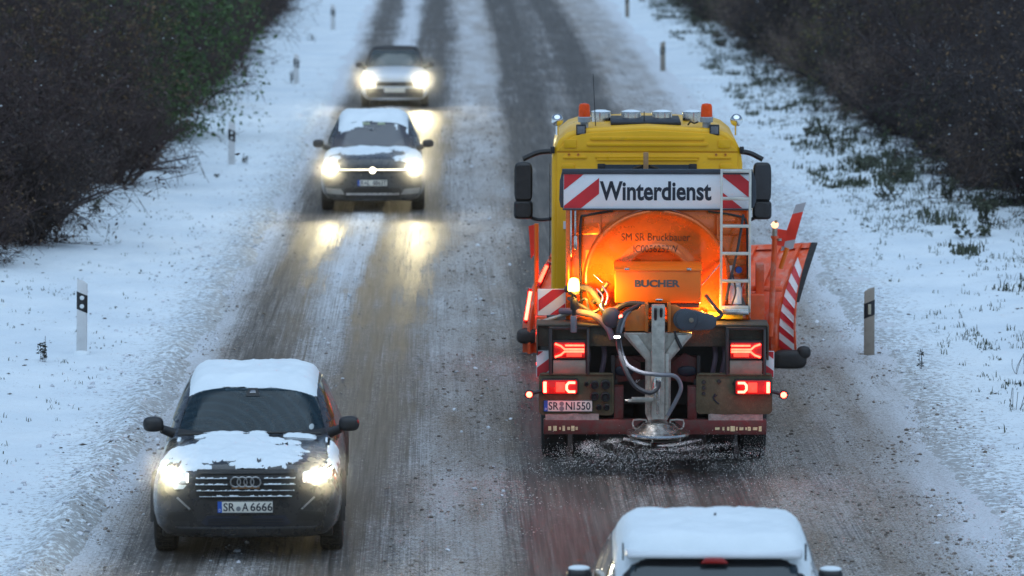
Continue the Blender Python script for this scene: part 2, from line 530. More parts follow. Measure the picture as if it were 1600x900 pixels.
def ground_mat():
    m, nt, b = nodes('snowy_verge')
    at = N(nt, 'Attribute', attribute_name='dirt')
    geo = N(nt, 'NewGeometry')
    big = noise_node(nt, 0.7, 6)
    c = mixc(nt, ramp(nt, big.outputs['Fac'], 0.3, 0.72), (0.71, 0.78, 0.83), (0.86, 0.91, 0.93))
    fine = noise_node(nt, 14, 8, 0.72)
    f = mth(nt, 'ADD', fine.outputs['Fac'], mth(nt, 'MULTIPLY', at.outputs['Fac'], 0.26))
    f2 = ramp(nt, f, 0.64, 0.74, 0, 0.72)
    c = mixc(nt, f2, c, (0.22, 0.19, 0.165))
    sp = noise_node(nt, 30, 4, 0.8)
    pt = noise_node(nt, 1.2, 4, 0.6)
    f3 = ramp(nt, mth(nt, 'ADD', sp.outputs['Fac'], mth(nt, 'MULTIPLY', pt.outputs['Fac'], 0.35)), 0.80, 0.88, 0, 0.7)
    c = mixc(nt, f3, c, (0.16, 0.15, 0.13))
    nt.links.new(c, b.inputs['Base Color'])
    b.inputs['Roughness'].default_value = 0.75
    bn = noise_node(nt, 22, 8, 0.7)
    bp = N(nt, 'Bump'); bp.inputs['Strength'].default_value = 0.55; bp.inputs['Distance'].default_value = 0.03
    nt.links.new(bn.outputs['Fac'], bp.inputs['Height']); nt.links.new(bp.outputs['Normal'], b.inputs['Normal'])
    return m
ground = put('ground', gme, ground_mat(), None, 180)
tag(ground, 'snow covered verge and field on both sides of the road', kind='structure')

# ---- road
PU = np.array([-4.2, -3.5, -3.25, -3.05, -2.85, -2.3, -2.1, -1.85, -1.62, -1.45, -0.75, -0.5, -0.25, 0.2, 0.6, 0.78, 0.92, 1.6, 1.95, 2.35, 2.65, 3.2, 3.4, 3.65, 4.7, 5.1, 5.4, 6.2])
PS = np.array([1.0, 0.92, 0.75, 0.50, 0.24, 0.20, 0.38, 0.50, 0.44, 0.20, 0.15, 0.34, 0.58, 0.70, 0.64, 0.42, 0.20, 0.14, 0.34, 0.34, 0.14, 0.18, 0.40, 0.66, 0.74, 0.86, 0.95, 1.0])
PW = np.array([1.0, 0.95, 0.75, 0.5, 0.40, 0.42, 0.5, 0.55, 0.5, 0.42, 0.42, 0.46, 0.42, 0.40, 0.34, 0.26, 0.25, 0.3, 0.3, 0.3, 0.3, 0.25, 0.22, 0.26, 0.42, 0.75, 0.95, 1.0])
def u_of(X, Y): return X - cshift(Y)
def road_slush(X, Y):
    u = u_of(X, Y)
    w = u + (fbm(Y * 0.12, u * 0.2, 3, 5) - 0.5) * 0.30
    s = np.interp(w, PU, PS)
    streak = fbm(u * 9, Y * 0.10, 4, 41) - 0.5
    blot = fbm(u * 2.0, Y * 0.7, 4, 51) - 0.5
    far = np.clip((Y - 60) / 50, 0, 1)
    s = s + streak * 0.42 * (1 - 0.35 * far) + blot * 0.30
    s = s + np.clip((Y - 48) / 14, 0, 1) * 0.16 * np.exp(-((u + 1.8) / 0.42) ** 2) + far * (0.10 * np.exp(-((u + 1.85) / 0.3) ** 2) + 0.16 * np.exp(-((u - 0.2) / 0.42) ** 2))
    return np.clip(s, 0, 1)
def road_white(X, Y):
    u = u_of(X, Y)
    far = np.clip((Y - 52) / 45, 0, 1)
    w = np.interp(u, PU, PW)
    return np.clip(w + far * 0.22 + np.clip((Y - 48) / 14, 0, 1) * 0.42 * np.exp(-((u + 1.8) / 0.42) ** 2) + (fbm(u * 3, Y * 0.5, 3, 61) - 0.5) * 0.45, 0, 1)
def road_z(X, Y):
    s = road_slush(X, Y)
    return 0.004 + s * (0.012 + 0.030 * fbm(X * 13, Y * 8, 3, 71))
rxs = steps((-4.0, -3.4, 0.06), (-3.4, 5.4, 0.045), (5.4, 6.0, 0.06))
rys = steps((-40, 20, 3), (20, 34, 0.6), (34, 70, 0.085), (70, 110, 0.16), (110, 160, 0.3), (160, 320, 5))
rme = grid_mesh('road', rxs, rys, road_z, lambda X, Y: X + cshift(Y), {'slush': road_slush, 'white': road_white})

def road_mat():
    m, nt, b = nodes('wet_asphalt_and_slush')
    sl = N(nt, 'Attribute', attribute_name='slush'); wh = N(nt, 'Attribute', attribute_name='white')
    tc = N(nt, 'TexCoord')
    mp = N(nt, 'Mapping'); mp.inputs['Scale'].default_value = (26, 0.5, 1)
    nt.links.new(tc.outputs['Object'], mp.inputs['Vector'])
    streak = noise_node(nt, 1.0, 4, 0.6, vec=mp.outputs['Vector'])
    grain = noise_node(nt, 26, 8, 0.78)
    mid = noise_node(nt, 6, 6, 0.7)
    f = mth(nt, 'ADD', sl.outputs['Fac'], mth(nt, 'MULTIPLY', mth(nt, 'SUBTRACT', grain.outputs['Fac'], 0.5), 1.1))
    f = mth(nt, 'ADD', f, mth(nt, 'MULTIPLY', mth(nt, 'SUBTRACT', streak.outputs['Fac'], 0.5), 0.45))
    f = mth(nt, 'ADD', f, mth(nt, 'MULTIPLY', mth(nt, 'SUBTRACT', mid.outputs['Fac'], 0.5), 0.5))
    mp2 = N(nt, 'Mapping'); mp2.inputs['Scale'].default_value = (70, 0.22, 1)
    nt.links.new(tc.outputs['Object'], mp2.inputs['Vector'])
    lines = noise_node(nt, 1.0, 3, 0.5, vec=mp2.outputs['Vector'])
    f = mth(nt, 'ADD', f, mth(nt, 'MULTIPLY', mth(nt, 'SUBTRACT', lines.outputs['Fac'], 0.5), 0.85))
    gr2 = noise_node(nt, 75, 5, 0.8)
    f = mth(nt, 'ADD', f, mth(nt, 'MULTIPLY', mth(nt, 'SUBTRACT', gr2.outputs['Fac'], 0.5), 0.6))
    cover = ramp(nt, f, 0.22, 0.72)
    wet = mixc(nt, ramp(nt, streak.outputs['Fac'], 0.3, 0.7), (0.052, 0.047, 0.042), (0.120, 0.106, 0.094))
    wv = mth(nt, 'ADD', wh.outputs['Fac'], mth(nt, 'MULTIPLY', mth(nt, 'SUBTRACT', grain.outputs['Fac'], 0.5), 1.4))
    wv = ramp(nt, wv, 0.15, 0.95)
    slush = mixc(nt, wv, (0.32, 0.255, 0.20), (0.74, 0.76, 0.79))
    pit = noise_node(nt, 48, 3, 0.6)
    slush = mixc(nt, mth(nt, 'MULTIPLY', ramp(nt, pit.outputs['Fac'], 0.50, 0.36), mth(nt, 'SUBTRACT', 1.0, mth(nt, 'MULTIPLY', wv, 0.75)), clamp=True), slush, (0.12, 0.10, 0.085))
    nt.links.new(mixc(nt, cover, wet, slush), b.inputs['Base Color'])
    nt.links.new(ramp(nt, cover, 0.0, 0.8, 0.52, 0.92), b.inputs['Roughness'])
    b.inputs['IOR'].default_value = 1.33
    nt.links.new(ramp(nt, cover, 0.0, 0.7, 0.24, 0.06), b.inputs['Specular IOR Level'])
    bp = N(nt, 'Bump'); bp.inputs['Distance'].default_value = 0.03
    nt.links.new(ramp(nt, cover, 0, 1, 0.10, 0.85), bp.inputs['Strength'])
    nt.links.new(grain.outputs['Fac'], bp.inputs['Height']); nt.links.new(bp.outputs['Normal'], b.inputs['Normal'])
    return m
road = put('road', rme, road_mat(), None, 180)
tag(road, 'wet two lane road with tyre tracks through brown slush', kind='structure')

# ---- clods of slush thrown up by tyres and plough (uncountable)
OCT_V = np.array([(1, 0, 0), (-1, 0, 0), (0, 1, 0), (0, -1, 0), (0, 0, 1), (0, 0, -1)], float)
ICO = None
def ico():
    bm = bmesh.new(); bmesh.ops.create_icosphere(bm, subdivisions=1, radius=1)
    v = np.array([p.co[:] for p in bm.verts]); f = np.array([[q.index for q in p.verts] for p in bm.faces]); bm.free()
    return v, f
ICO_V, ICO_F = ico()
OCT_F = np.array([(0, 2, 4), (2, 1, 4), (1, 3, 4), (3, 0, 4), (2, 0, 5), (1, 2, 5), (3, 1, 5), (0, 3, 5)])

def scatter_lumps(name, P, S, V, F, mat, jitter=0.35, flat=0.65):
    n = len(P); k = len(V)
    vv = V[None] * (1 + RNG.uniform(-jitter, jitter, (n, k, 1)))
    ang = RNG.uniform(0, 6.28, n); c, s = np.cos(ang), np.sin(ang)
    x = vv[:, :, 0] * RNG.uniform(0.7, 1.4, (n, 1)); y = vv[:, :, 1]
    xr = x * c[:, None] - y * s[:, None]; yr = x * s[:, None] + y * c[:, None]
    vv = np.stack([xr, yr, vv[:, :, 2] * flat], -1) * S[:, None, None] + P[:, None, :]
    ff = (F[None] + (np.arange(n) * k)[:, None, None]).reshape(-1, 3)
    me = bpy.data.meshes.new(name)
    me.vertices.add(n * k); me.vertices.foreach_set('co', vv.reshape(-1))
    me.loops.add(ff.size); me.loops.foreach_set('vertex_index', ff.reshape(-1).astype(np.int32))
    me.polygons.add(len(ff)); me.polygons.foreach_set('loop_start', (np.arange(len(ff)) * 3).astype(np.int32))
    me.update(calc_edges=True)
    return put(name, me, mat, None, 50)

MT['clod'] = M('brown_slush_clod', (0.21, 0.17, 0.14), 0.7, var=0.6, vs=9, bump=0.5, bs=90)
MT['clodwhite'] = M('snow_clod', (0.66, 0.67, 0.70), 0.7, var=0.25, vs=3, bump=0.5, bs=90)
def clod_points(n, bands, y0, y1, power=1.6):
    out = []
    tot = sum(b[2] for b in bands)
    for a, b, w in bands:
        k = int(n * w / tot)
        Y = y0 + (y1 - y0) * RNG.random(k) ** power
        u = RNG.uniform(a, b, k) + RNG.normal(0, 0.12, k)
        keep = fbm(u * 2.2, Y * 0.9, 3, 77) > 0.42
        u, Y = u[keep], Y[keep]
        out.append(np.stack([u + cshift(Y), Y], -1))
    return np.concatenate(out)
def surf_z(P):
    X, Y = P[:, 0], P[:, 1]
    u = u_of(X, Y)
    return np.maximum(np.where((u > -3.95) & (u < 5.95), road_z(X, Y), -1), ground_z(X, Y))
P = clod_points(8500, [(-0.35, 0.85, 3.0), (3.45, 5.2, 5.5), (-3.5, -2.9, 1.0), (-2.0, -1.6, 0.25), (5.0, 6.2, 0.7), (0.9, 3.4, 0.12)], 35, 100)
S = 0.005 + 0.022 * RNG.random(len(P)) ** 4.0
o = scatter_lumps('slush_clods', np.column_stack([P, surf_z(P) + S * 0.3]), S, ICO_V, ICO_F, MT['clod'])
tag(o, 'brown frozen slush crumbs scattered over the road strips', 'slush', kind='stuff')
P = clod_points(62000, [(-0.4, 0.9, 3.0), (3.4, 5.3, 5.0), (-3.6, -2.8, 1.2), (5.0, 6.0, 0.8), (-2.1, -1.5, 0.4)], 35, 92, 1.8)
S = 0.004 + 0.010 * RNG.random(len(P)) ** 2.2
def crumb_mat():
    m, nt, b = nodes('slush_crumbs'); geo = N(nt, 'NewGeometry')
    nt.links.new(mixc(nt, geo.outputs['Random Per Island'], (0.14, 0.11, 0.085), (0.58, 0.52, 0.46)), b.inputs['Base Color']); b.inputs['Roughness'].default_value = 0.7
    return m
MT['crumb'] = crumb_mat()
o = scatter_lumps('slush_grit', np.column_stack([P, surf_z(P) + S * 0.25]), S, OCT_V, OCT_F, MT['crumb'])
tag(o, 'fine brown and grey grit frozen into the slush strips', 'grit', kind='stuff')
P = clod_points(3200, [(-4.6, -3.2, 4), (4.9, 6.0, 2.2), (-1.95, -1.6, 0.5), (0, 0.7, 0.5)], 35, 85)
S = 0.007 + 0.030 * RNG.random(len(P)) ** 3.2
o = scatter_lumps('snow_clods', np.column_stack([P, surf_z(P) + S * 0.3]), S, ICO_V, ICO_F, MT['clodwhite'])
tag(o, 'whitish snow crumbs scattered along both road edges', 'snow', kind='stuff')

# ---- grass and dead leaves poking through the snow (uncountable)
MT['grass'] = M('winter_grass', (0.055, 0.065, 0.035), 0.7, var=0.5, vs=2)
MT['leaf'] = M('dark_dead_leaf', (0.07, 0.05, 0.035), 0.6, var=0.5, vs=2)
def blades(name, P, hmin, hmax, per, mat, spread=0.05, wid=0.006, lean=0.7):
    n = len(P) * per
    base = np.repeat(P, per, 0) + np.column_stack([RNG.normal(0, spread, (n, 2)), np.zeros(n)])
    a = RNG.uniform(0, 6.28, n); h = RNG.uniform(hmin, hmax, n) * RNG.uniform(0.4, 1, n)
    l = RNG.uniform(0.1, lean, n)
    d = np.column_stack([np.cos(a), np.sin(a), np.zeros(n)]); s = np.column_stack([-np.sin(a), np.cos(a), np.zeros(n)]) * (wid * RNG.uniform(0.6, 1.5, n))[:, None]
    up = np.array([0, 0, 1.0])
    p1 = base - s; p2 = base + s
    mid = base + d * (h * l * 0.35)[:, None] + up * (h * 0.6)[:, None]
    tip = base + d * (h * l)[:, None] + up * (h * (1 - 0.25 * l))[:, None]
    v = np.stack([p1, p2, mid + s * 0.8, mid - s * 0.8, tip], 1).reshape(-1, 3)
    k = np.arange(n) * 5
    tri = np.stack([np.stack([k, k + 1, k + 2], -1), np.stack([k, k + 2, k + 3], -1), np.stack([k + 3, k + 2, k + 4], -1)], 1).reshape(-1, 3)
    me = bpy.data.meshes.new(name)
    me.vertices.add(len(v)); me.vertices.foreach_set('co', v.reshape(-1))
    me.loops.add(tri.size); me.loops.foreach_set('vertex_index', tri.reshape(-1).astype(np.int32))
    me.polygons.add(len(tri)); me.polygons.foreach_set('loop_start', (np.arange(len(tri)) * 3).astype(np.int32))
    me.update(calc_edges=True)
    return put(name, me, mat, None, 180)
def verge_pts(n, ua, ub, y0, y1, thr, seed, sc=(0.5, 0.28)):
    Y = y0 + (y1 - y0) * RNG.random(n) ** 1.3; u = RNG.uniform(ua, ub, n)
    keep = fbm(u * sc[0], Y * sc[1], 4, seed) > thr
    u, Y = u[keep], Y[keep]
    P = np.column_stack([u + cshift(Y), Y])
    return np.column_stack([P, ground_z(P[:, 0], P[:, 1]) - 0.005])
P = np.concatenate([verge_pts(8000, 6.6, 10.5, 48, 148, 0.50, 81), verge_pts(1100, 6.2, 9, 40, 148, 0.45, 82, (3, 2)), verge_pts(1500, 7.6, 9.8, 60, 150, 0.44, 83)])
o = blades('verge_grass', P, 0.03, 0.13, 5, MT['grass'], 0.05, 0.006)
tag(o, 'dark green grass tips poking through snow beside the bushes', 'grass', kind='stuff')
P = np.concatenate([verge_pts(2600, 6.3, 9.2, 74, 150, 0.54, 87, (1.3, 0.7)), verge_pts(1500, 7.6, 9.6, 56, 80, 0.50, 88, (1.3, 0.7))])
o = blades('tall_grass', P, 0.06, 0.24, 7, MT['grass'], 0.07, 0.012)
tag(o, 'taller dark green tufts on the slope below the plough-side thicket', 'grass', kind='stuff')
P = np.concatenate([verge_pts(2000, -8, -4.6, 38, 140, 0.55, 85), verge_pts(500, -7, -4.4, 38, 70, 0.5, 86, (3, 2))])
o = blades('short_grass', P, 0.02, 0.085, 4, MT['grass'], 0.04, 0.005)
tag(o, 'sparse short grass tips in snow below the dark hedge', 'grass', kind='stuff')
P = np.concatenate([verge_pts(2200, 6.0, 10.5, 45, 120, 0.52, 91, (1.5, 1)), verge_pts(1300, -7.5, -4.0, 37, 110, 0.48, 92, (1.5, 1))])
S = 0.007 + 0.030 * RNG.random(len(P)) ** 3
P[:, 2] += 0.012
o = scatter_lumps('fallen_leaves', P, S, OCT_V, OCT_F, MT['leaf'], 0.4, 0.3)
tag(o, 'small dark fallen leaves lying on the snowy verges', 'leaves', kind='stuff')

# ------------------------------------------------------------------ delineator posts
MT['postwhite'] = M('post_white_plastic', (0.66, 0.65, 0.64), 0.5, var=0.1, dirt=0.25, dcol=(0.35, 0.33, 0.3))
MT['postgrey'] = M('post_weathered_grey', (0.30, 0.255, 0.205), 0.6, var=0.15, dirt=0.35, dcol=(0.18, 0.15, 0.12))
MT['reflector'] = M('reflector_glass', (0.75, 0.78, 0.78), 0.15, var=0.05)
MT['reflectoramber'] = M('reflector_dull', (0.45, 0.40, 0.30), 0.2)
def post(X, Y, h, left, lean, label, name):
    z = float(ground_z(np.array([X]), np.array([Y]))[0]) - 0.06
    t = empty(name, (X, Y, z), 0, label, 'post', 'roadside delineator posts')
    t.rotation_euler = (0, R(lean), 0)
    h += 0.06
    w = 0.066
    sgn = 1 if left else -1
    zt = lambda x: h - 0.035 - 0.45 * x * sgn - 0.02
    body = MB()
    prof = [(-w, 0.0), (-w, -0.022), (-w * 0.85, -0.03), (w * 0.85, -0.03), (w, -0.022), (w, 0.0), (0.012, 0.085), (-0.012, 0.085)]
    n = len(prof); vs = []
    for k, (x, y) in enumerate(prof): vs.append((x * 1.04, y, 0))
    for k, (x, y) in enumerate(prof): vs.append((x, y, zt(x)))
    fs = [(k, (k + 1) % n, n + (k + 1) % n, n + k) for k in range(n)] + [tuple(range(n, 2 * n)), tuple(range(n - 1, -1, -1))]
    body.add(vs, fs).build('post_body', MT['postwhite' if left else 'postgrey'], t, 0.004, 1, 40)
    band = MB()
    zc0, zc1 = h * (0.585 if left else 0.60), h * (0.80 if left else 0.79)
    bp = [(-w - 0.003, -0.024), (-w * 0.85, -0.034), (w * 0.85, -0.034), (w + 0.003, -0.024), (w + 0.003, 0.004), (0.013, 0.089), (-0.013, 0.089), (-w - 0.003, 0.004)]
    vs = [(x, y, zc0 - 0.4 * x * sgn) for x, y in bp] + [(x, y, zc1 - 0.4 * x * sgn) for x, y in bp]
    n = len(bp)
    fs = [(k, (k + 1) % n, n + (k + 1) % n, n + k) for k in range(n)] + [tuple(range(n, 2 * n)), tuple(range(n - 1, -1, -1))]
    band.add(vs, fs).build('black_band', MT['black'], t, 0, 1, 40)
    if left:
        for zz in (zc0 + (zc1 - zc0) * 0.27, zc0 + (zc1 - zc0) * 0.75):
            MB().lathe([(0.004, -0.044), (0.022, -0.044), (0.028, -0.040), (0.03, -0.030)], (0.0, 0, zz), 14, 'y').build('reflector', MT['reflector'], t)
    else:
        MB().box(-0.02, 0.02, -0.042, -0.03, zc0 + 0.03, zc1 - 0.03).build('reflector', MT['reflectoramber'], t, 0.004)
    pile = MB().superell((0.0, -0.02, 0.055), (0.11, 0.09, 0.05), 2.2, 14, 6)
    pile.build('snow_mound', MT['snow'], t)
    return t
post(-4.53, 51.5, 0.985, True, 1.2, 'white delineator post with two round reflectors, tallest on the verge nearest the dark bare car', 'delineator_post')
post(-3.97, 78.8, 0.91, True, 1.0, 'white delineator post beside a dark weed, level with the snow-roofed compact crossover', 'delineator_post')
post(-3.51, 102.5, 0.84, True, 0.6, 'slim white post on the hedge-side verge beside the farthest oncoming car', 'delineator_post')
post(-3.19, 126.9, 0.88, True, 0.5, 'smallest white post on the hedge-side verge, beyond the farthest oncoming car', 'delineator_post')
post(5.57, 51.5, 0.95, False, -0.4, 'brownish grey delineator post with one square reflector beside the plough blade', 'delineator_post')
post(6.08, 107.9, 0.87, False, -0.6, 'dark delineator post on the snowy verge above the truck cab roof', 'delineator_post')
post(6.38, 134.4, 0.9, False, -0.4, 'farthest dark delineator post at the top edge, on the bush-free slope', 'delineator_post')

# ------------------------------------------------------------------ shrubs along both verges
MT['twig'] = M('dark_twig_bark', (0.030, 0.021, 0.021), 0.8, var=0.35, vs=1.5)
MT['twigred'] = M('reddish_twig_bark', (0.044, 0.025, 0.024), 0.8, var=0.35, vs=1.5)
MT['twigpale'] = M('pale_dry_stalk', (0.15, 0.105, 0.085), 0.8, var=0.3, vs=1.5)
def leafmat(name, a, b):
    m, nt, bs = nodes(name)
    geo = N(nt, 'NewGeometry')
    c = mixc(nt, geo.outputs['Random Per Island'], a, b)
    nt.links.new(c, bs.inputs['Base Color']); bs.inputs['Roughness'].default_value = 0.65
    return m
MT['leafbrown'] = leafmat('withered_brown_leaves', (0.035, 0.022, 0.016), (0.15, 0.085, 0.035))
MT['leafolive'] = leafmat('olive_leaves', (0.035, 0.042, 0.014), (0.19, 0.15, 0.035))
MT['leafgreen'] = leafmat('ivy_leaves', (0.022, 0.062, 0.014), (0.075, 0.15, 0.035))
MT['leafdark'] = leafmat('dark_withered_leaves', (0.018, 0.013, 0.014), (0.07, 0.044, 0.034))

def shrub_mesh(seed, h, rad, stems, twigs, leaves, leafsize, droop=0.0, low=0.0, snow=60):
    rnd = np.random.default_rng(seed)
    segs = []          # (p0, p1, r0, r1)
    nodes_ = []
    for s in range(stems):
        a = rnd.uniform(0, 6.28); b = rnd.uniform(0, 0.35) * rad
        p = np.array([math.cos(a) * b, math.sin(a) * b, -0.05]); out = np.array([math.cos(a), math.sin(a), 0]) * rnd.uniform(0.12, 0.62)
        r = rnd.uniform(0.018, 0.045)
        d = np.array([0, 0, 1.0]) + out
        L = h * rnd.uniform(0.6, 1.0); n = 7
        for k in range(n):
            d = d + rnd.normal(0, 0.16, 3) + out * 0.12
            d = d / np.linalg.norm(d)
            q = p + d * L / n
            segs.append((p, q, r * (1 - 0.12 * k), r * (1 - 0.12 * (k + 1)), 4))
            nodes_.append((q, d, r * (1 - 0.12 * k)))
            p = q
    base_nodes = list(nodes_)
    second = []
    for t in range(int(twigs * 0.25)):
        q, d, r = base_nodes[rnd.integers(len(base_nodes))]
        dd = d * 0.4 + rnd.normal(0, 0.7, 3) + np.array([0, 0, 0.15 - droop]); dd /= np.linalg.norm(dd)
        p = q; L = rnd.uniform(0.4, 1.1) * rad * 0.7; rr = min(r * 0.5, 0.014)
        for k in range(3):
            dd = dd + rnd.normal(0, 0.2, 3) - np.array([0, 0, droop * 0.35]); dd /= np.linalg.norm(dd)
            e = p + dd * L / 3
            if e[2] < 0.02: e[2] = 0.02
            segs.append((p, e, rr * (1 - 0.25 * k), rr * (1 - 0.25 * (k + 1)), 3)); second.append((e, dd)); p = e
    tips = []
    for t in range(twigs):
        q, d = second[rnd.integers(len(second))]
        dd = d * 0.6 + rnd.normal(0, 0.6, 3); dd /= np.linalg.norm(dd)
        L = rnd.uniform(0.12, 0.5)
        e = q + dd * L - np.array([0, 0, droop * 0.1])
        if e[2] < 0.02: e[2] = 0.02
        segs.append((q, e, 0.006, 0.003, 3)); tips.append((q, e))
    V = []; F = []
    for p, q, r0, r1, n in segs:
        d = q - p; d = d / (np.linalg.norm(d) + 1e-9)
        a = np.cross(d, (0.3, 0.5, 0.81)); a /= np.linalg.norm(a) + 1e-9; b = np.cross(d, a)
        i0 = len(V)
        for P0, rr in ((p, r0), (q, r1)):
            for k in range(n):
                t = 6.2832 * k / n
                V.append(P0 + (a * math.cos(t) + b * math.sin(t)) * rr)
        for k in range(n): F.append((i0 + k, i0 + (k + 1) % n, i0 + n + (k + 1) % n, i0 + n + k))
    me = bpy.data.meshes.new('branches'); me.from_pydata([tuple(v) for v in V], [], F)
    LV = []; LF = []
    for k in range(leaves):
        p, q = tips[rnd.integers(len(tips))]
        c = p + (q - p) * rnd.random() + rnd.normal(0, 0.05, 3)
        if low and rnd.random() < low: c[2] *= rnd.random()
        c[2] = max(c[2], 0.03)
        a = rnd.normal(0, 1, 3); a /= np.linalg.norm(a); b = np.cross(a, rnd.normal(0, 1, 3)); b /= np.linalg.norm(b) + 1e-9
        s = leafsize * rnd.uniform(0.5, 1.3)
        i0 = len(LV)
        nn = np.cross(a, b) * s * 0.25
        LV += [c - a * s, c + b * s * 0.55 + nn, c + a * s, c - b * s * 0.55 + nn]
        LF += [(i0, i0 + 1, i0 + 2), (i0, i0 + 2, i0 + 3)]
    ml = bpy.data.meshes.new('foliage'); ml.from_pydata([tuple(v) for v in LV], [], LF)
    SV = np.array([tips[rnd.integers(len(tips))][1] for _ in range(snow)])
    SS = rnd.uniform(0.006, 0.02, snow) * 0.85
    vv = (OCT_V[None] * np.array([1.4, 1.4, 0.6]) * SS[:, None, None] + SV[:, None, :]).reshape(-1, 3)
    ff = (OCT_F[None] + (np.arange(snow) * 6)[:, None, None]).reshape(-1, 3)
    ms = bpy.data.meshes.new('snow_flecks'); ms.from_pydata([tuple(v) for v in vv], [], [tuple(int(i) for i in f) for f in ff])
    return me, ml, ms

KINDS = {
    'bare': [shrub_mesh(s, 4.2, 1.9, 16, 2100, 2600, 0.035, 0.05, snow=60) for s in (101, 102, 103)],
    'leafy': [shrub_mesh(s, 4.0, 1.9, 14, 1500, 5200, 0.045, 0.05, 0.15, snow=45) for s in (111, 112)],
    'ivy': [shrub_mesh(s, 4.2, 1.25, 10, 900, 9000, 0.055, 0.25, 0.35, snow=10) for s in (121,)],
    'arching': [shrub_mesh(s, 3.4, 2.4, 16, 2300, 1500, 0.035, 0.55, 0.1, snow=55) for s in (131, 132)],
    'stalks': [shrub_mesh(s, 1.7, 1.3, 46, 1300, 1500, 0.03, 0.0, 0.0, snow=20) for s in (141, 142)],
}
rs = random.Random(5)
def shrub(X, Y, kind, scale, twig, leaf, label, group, zs=None):
    vs = KINDS[kind]; v = vs[rs.randrange(len(vs))]
    z = float(ground_z(np.array([X]), np.array([Y]))[0])
    t = empty('shrub', (X, Y, z - 0.03), rs.uniform(0, 6.28), label, 'shrub', group)
    t.scale = (scale, scale, zs or scale)
    for nm, me, mt in (('branches', v[0], twig), ('foliage', v[1], leaf), ('snow_flecks', v[2], 'snow')):
        o = bpy.data.objects.new(nm, me); COL.objects.link(o); o.parent = t
        if not me.materials: me.materials.append(None)
        o.material_slots[0].link = 'OBJECT'; o.material_slots[0].material = MT[mt]
        if nm == 'snow_flecks': o['kind'] = 'stuff'
    return t
GL = 'shrubs of the dark hedge beside the oncoming lane'
GR = 'shrubs of the dark thicket behind the plough lane verge'
LL = 'dark brown bare shrub in the dense hedge beside the oncoming lane'
LR = 'dark purplish bare shrub in the dense thicket behind the plough lane verge'
# front row of the hedge by the oncoming lane
front_l = [(61.0, -8.1, 'bare', 1.05, 'twigred', 'leafdark', LL),
           (64.5, -7.9, 'leafy', 1.15, 'twigred', 'leafdark', 'reddish brown shrub where the hedge meets the picture edge'),
           (69.0, -7.7, 'bare', 1.1, 'twigred', 'leafdark', LL),
           (73.0, -7.4, 'leafy', 1.05, 'twigred', 'leafbrown', 'brown-leaved shrub with low greenish twigs at the hedge foot, left of the ivy column'),
           (77.5, -7.4, 'bare', 1.05, 'twigred', 'leafdark', LL),
           (81.0, -7.25, 'leafy', 1.0, 'twig', 'leafolive', 'olive and yellow leaved shrub just in front of the green ivy column'),
           (85.6, -6.1, 'ivy', 1.05, 'twig', 'leafgreen', 'narrow green ivy-covered column standing out in the dark hedge'),
           (92.0, -6.8, 'bare', 1.0, 'twig', 'leafdark', LL),
           (96.5, -6.7, 'bare', 1.05, 'twigred', 'leafbrown', LL),
           (101.0, -6.7, 'leafy', 0.9, 'twig', 'leafdark', LL),
           (106.0, -7.0, 'leafy', 0.95, 'twig', 'leafolive', 'olive brown shrub beyond the ivy column, opposite the slim white post'),
           (111.0, -7.0, 'bare', 1.0, 'twig', 'leafbrown', LL),
           (117.0, -7.0, 'leafy', 1.0, 'twig', 'leafbrown', LL),
           (123.0, -6.9, 'bare', 1.0, 'twig', 'leafdark', LL),
           (129.0, -6.9, 'leafy', 1.0, 'twig', 'leafbrown', LL),
           (135.0, -6.9, 'bare', 1.0, 'twig', 'leafdark', LL),
           (141.0, -6.9, 'leafy', 1.0, 'twig', 'leafolive', LL),
           (147.0, -6.9, 'bare', 1.0, 'twig', 'leafdark', LL)]
for Y, X, k, s, tw, lf, lab in front_l: shrub(X, Y, k, s, tw, lf, lab, GL)
for Y in np.arange(78, 152, 5.2):
    shrub(-10.6 + rs.uniform(-0.5, 0.5), Y + rs.uniform(-1, 1), rs.choice(['bare', 'leafy']), 1.25, rs.choice(['twig', 'twigred']), rs.choice(['leafdark', 'leafbrown']), LL, GL)
for Y in np.arange(104, 156, 6.0):
    shrub(-14.0 + rs.uniform(-0.6, 0.6), Y + rs.uniform(-1, 1), rs.choice(['bare', 'leafy']), 1.45, 'twig', 'leafdark', LL, GL)
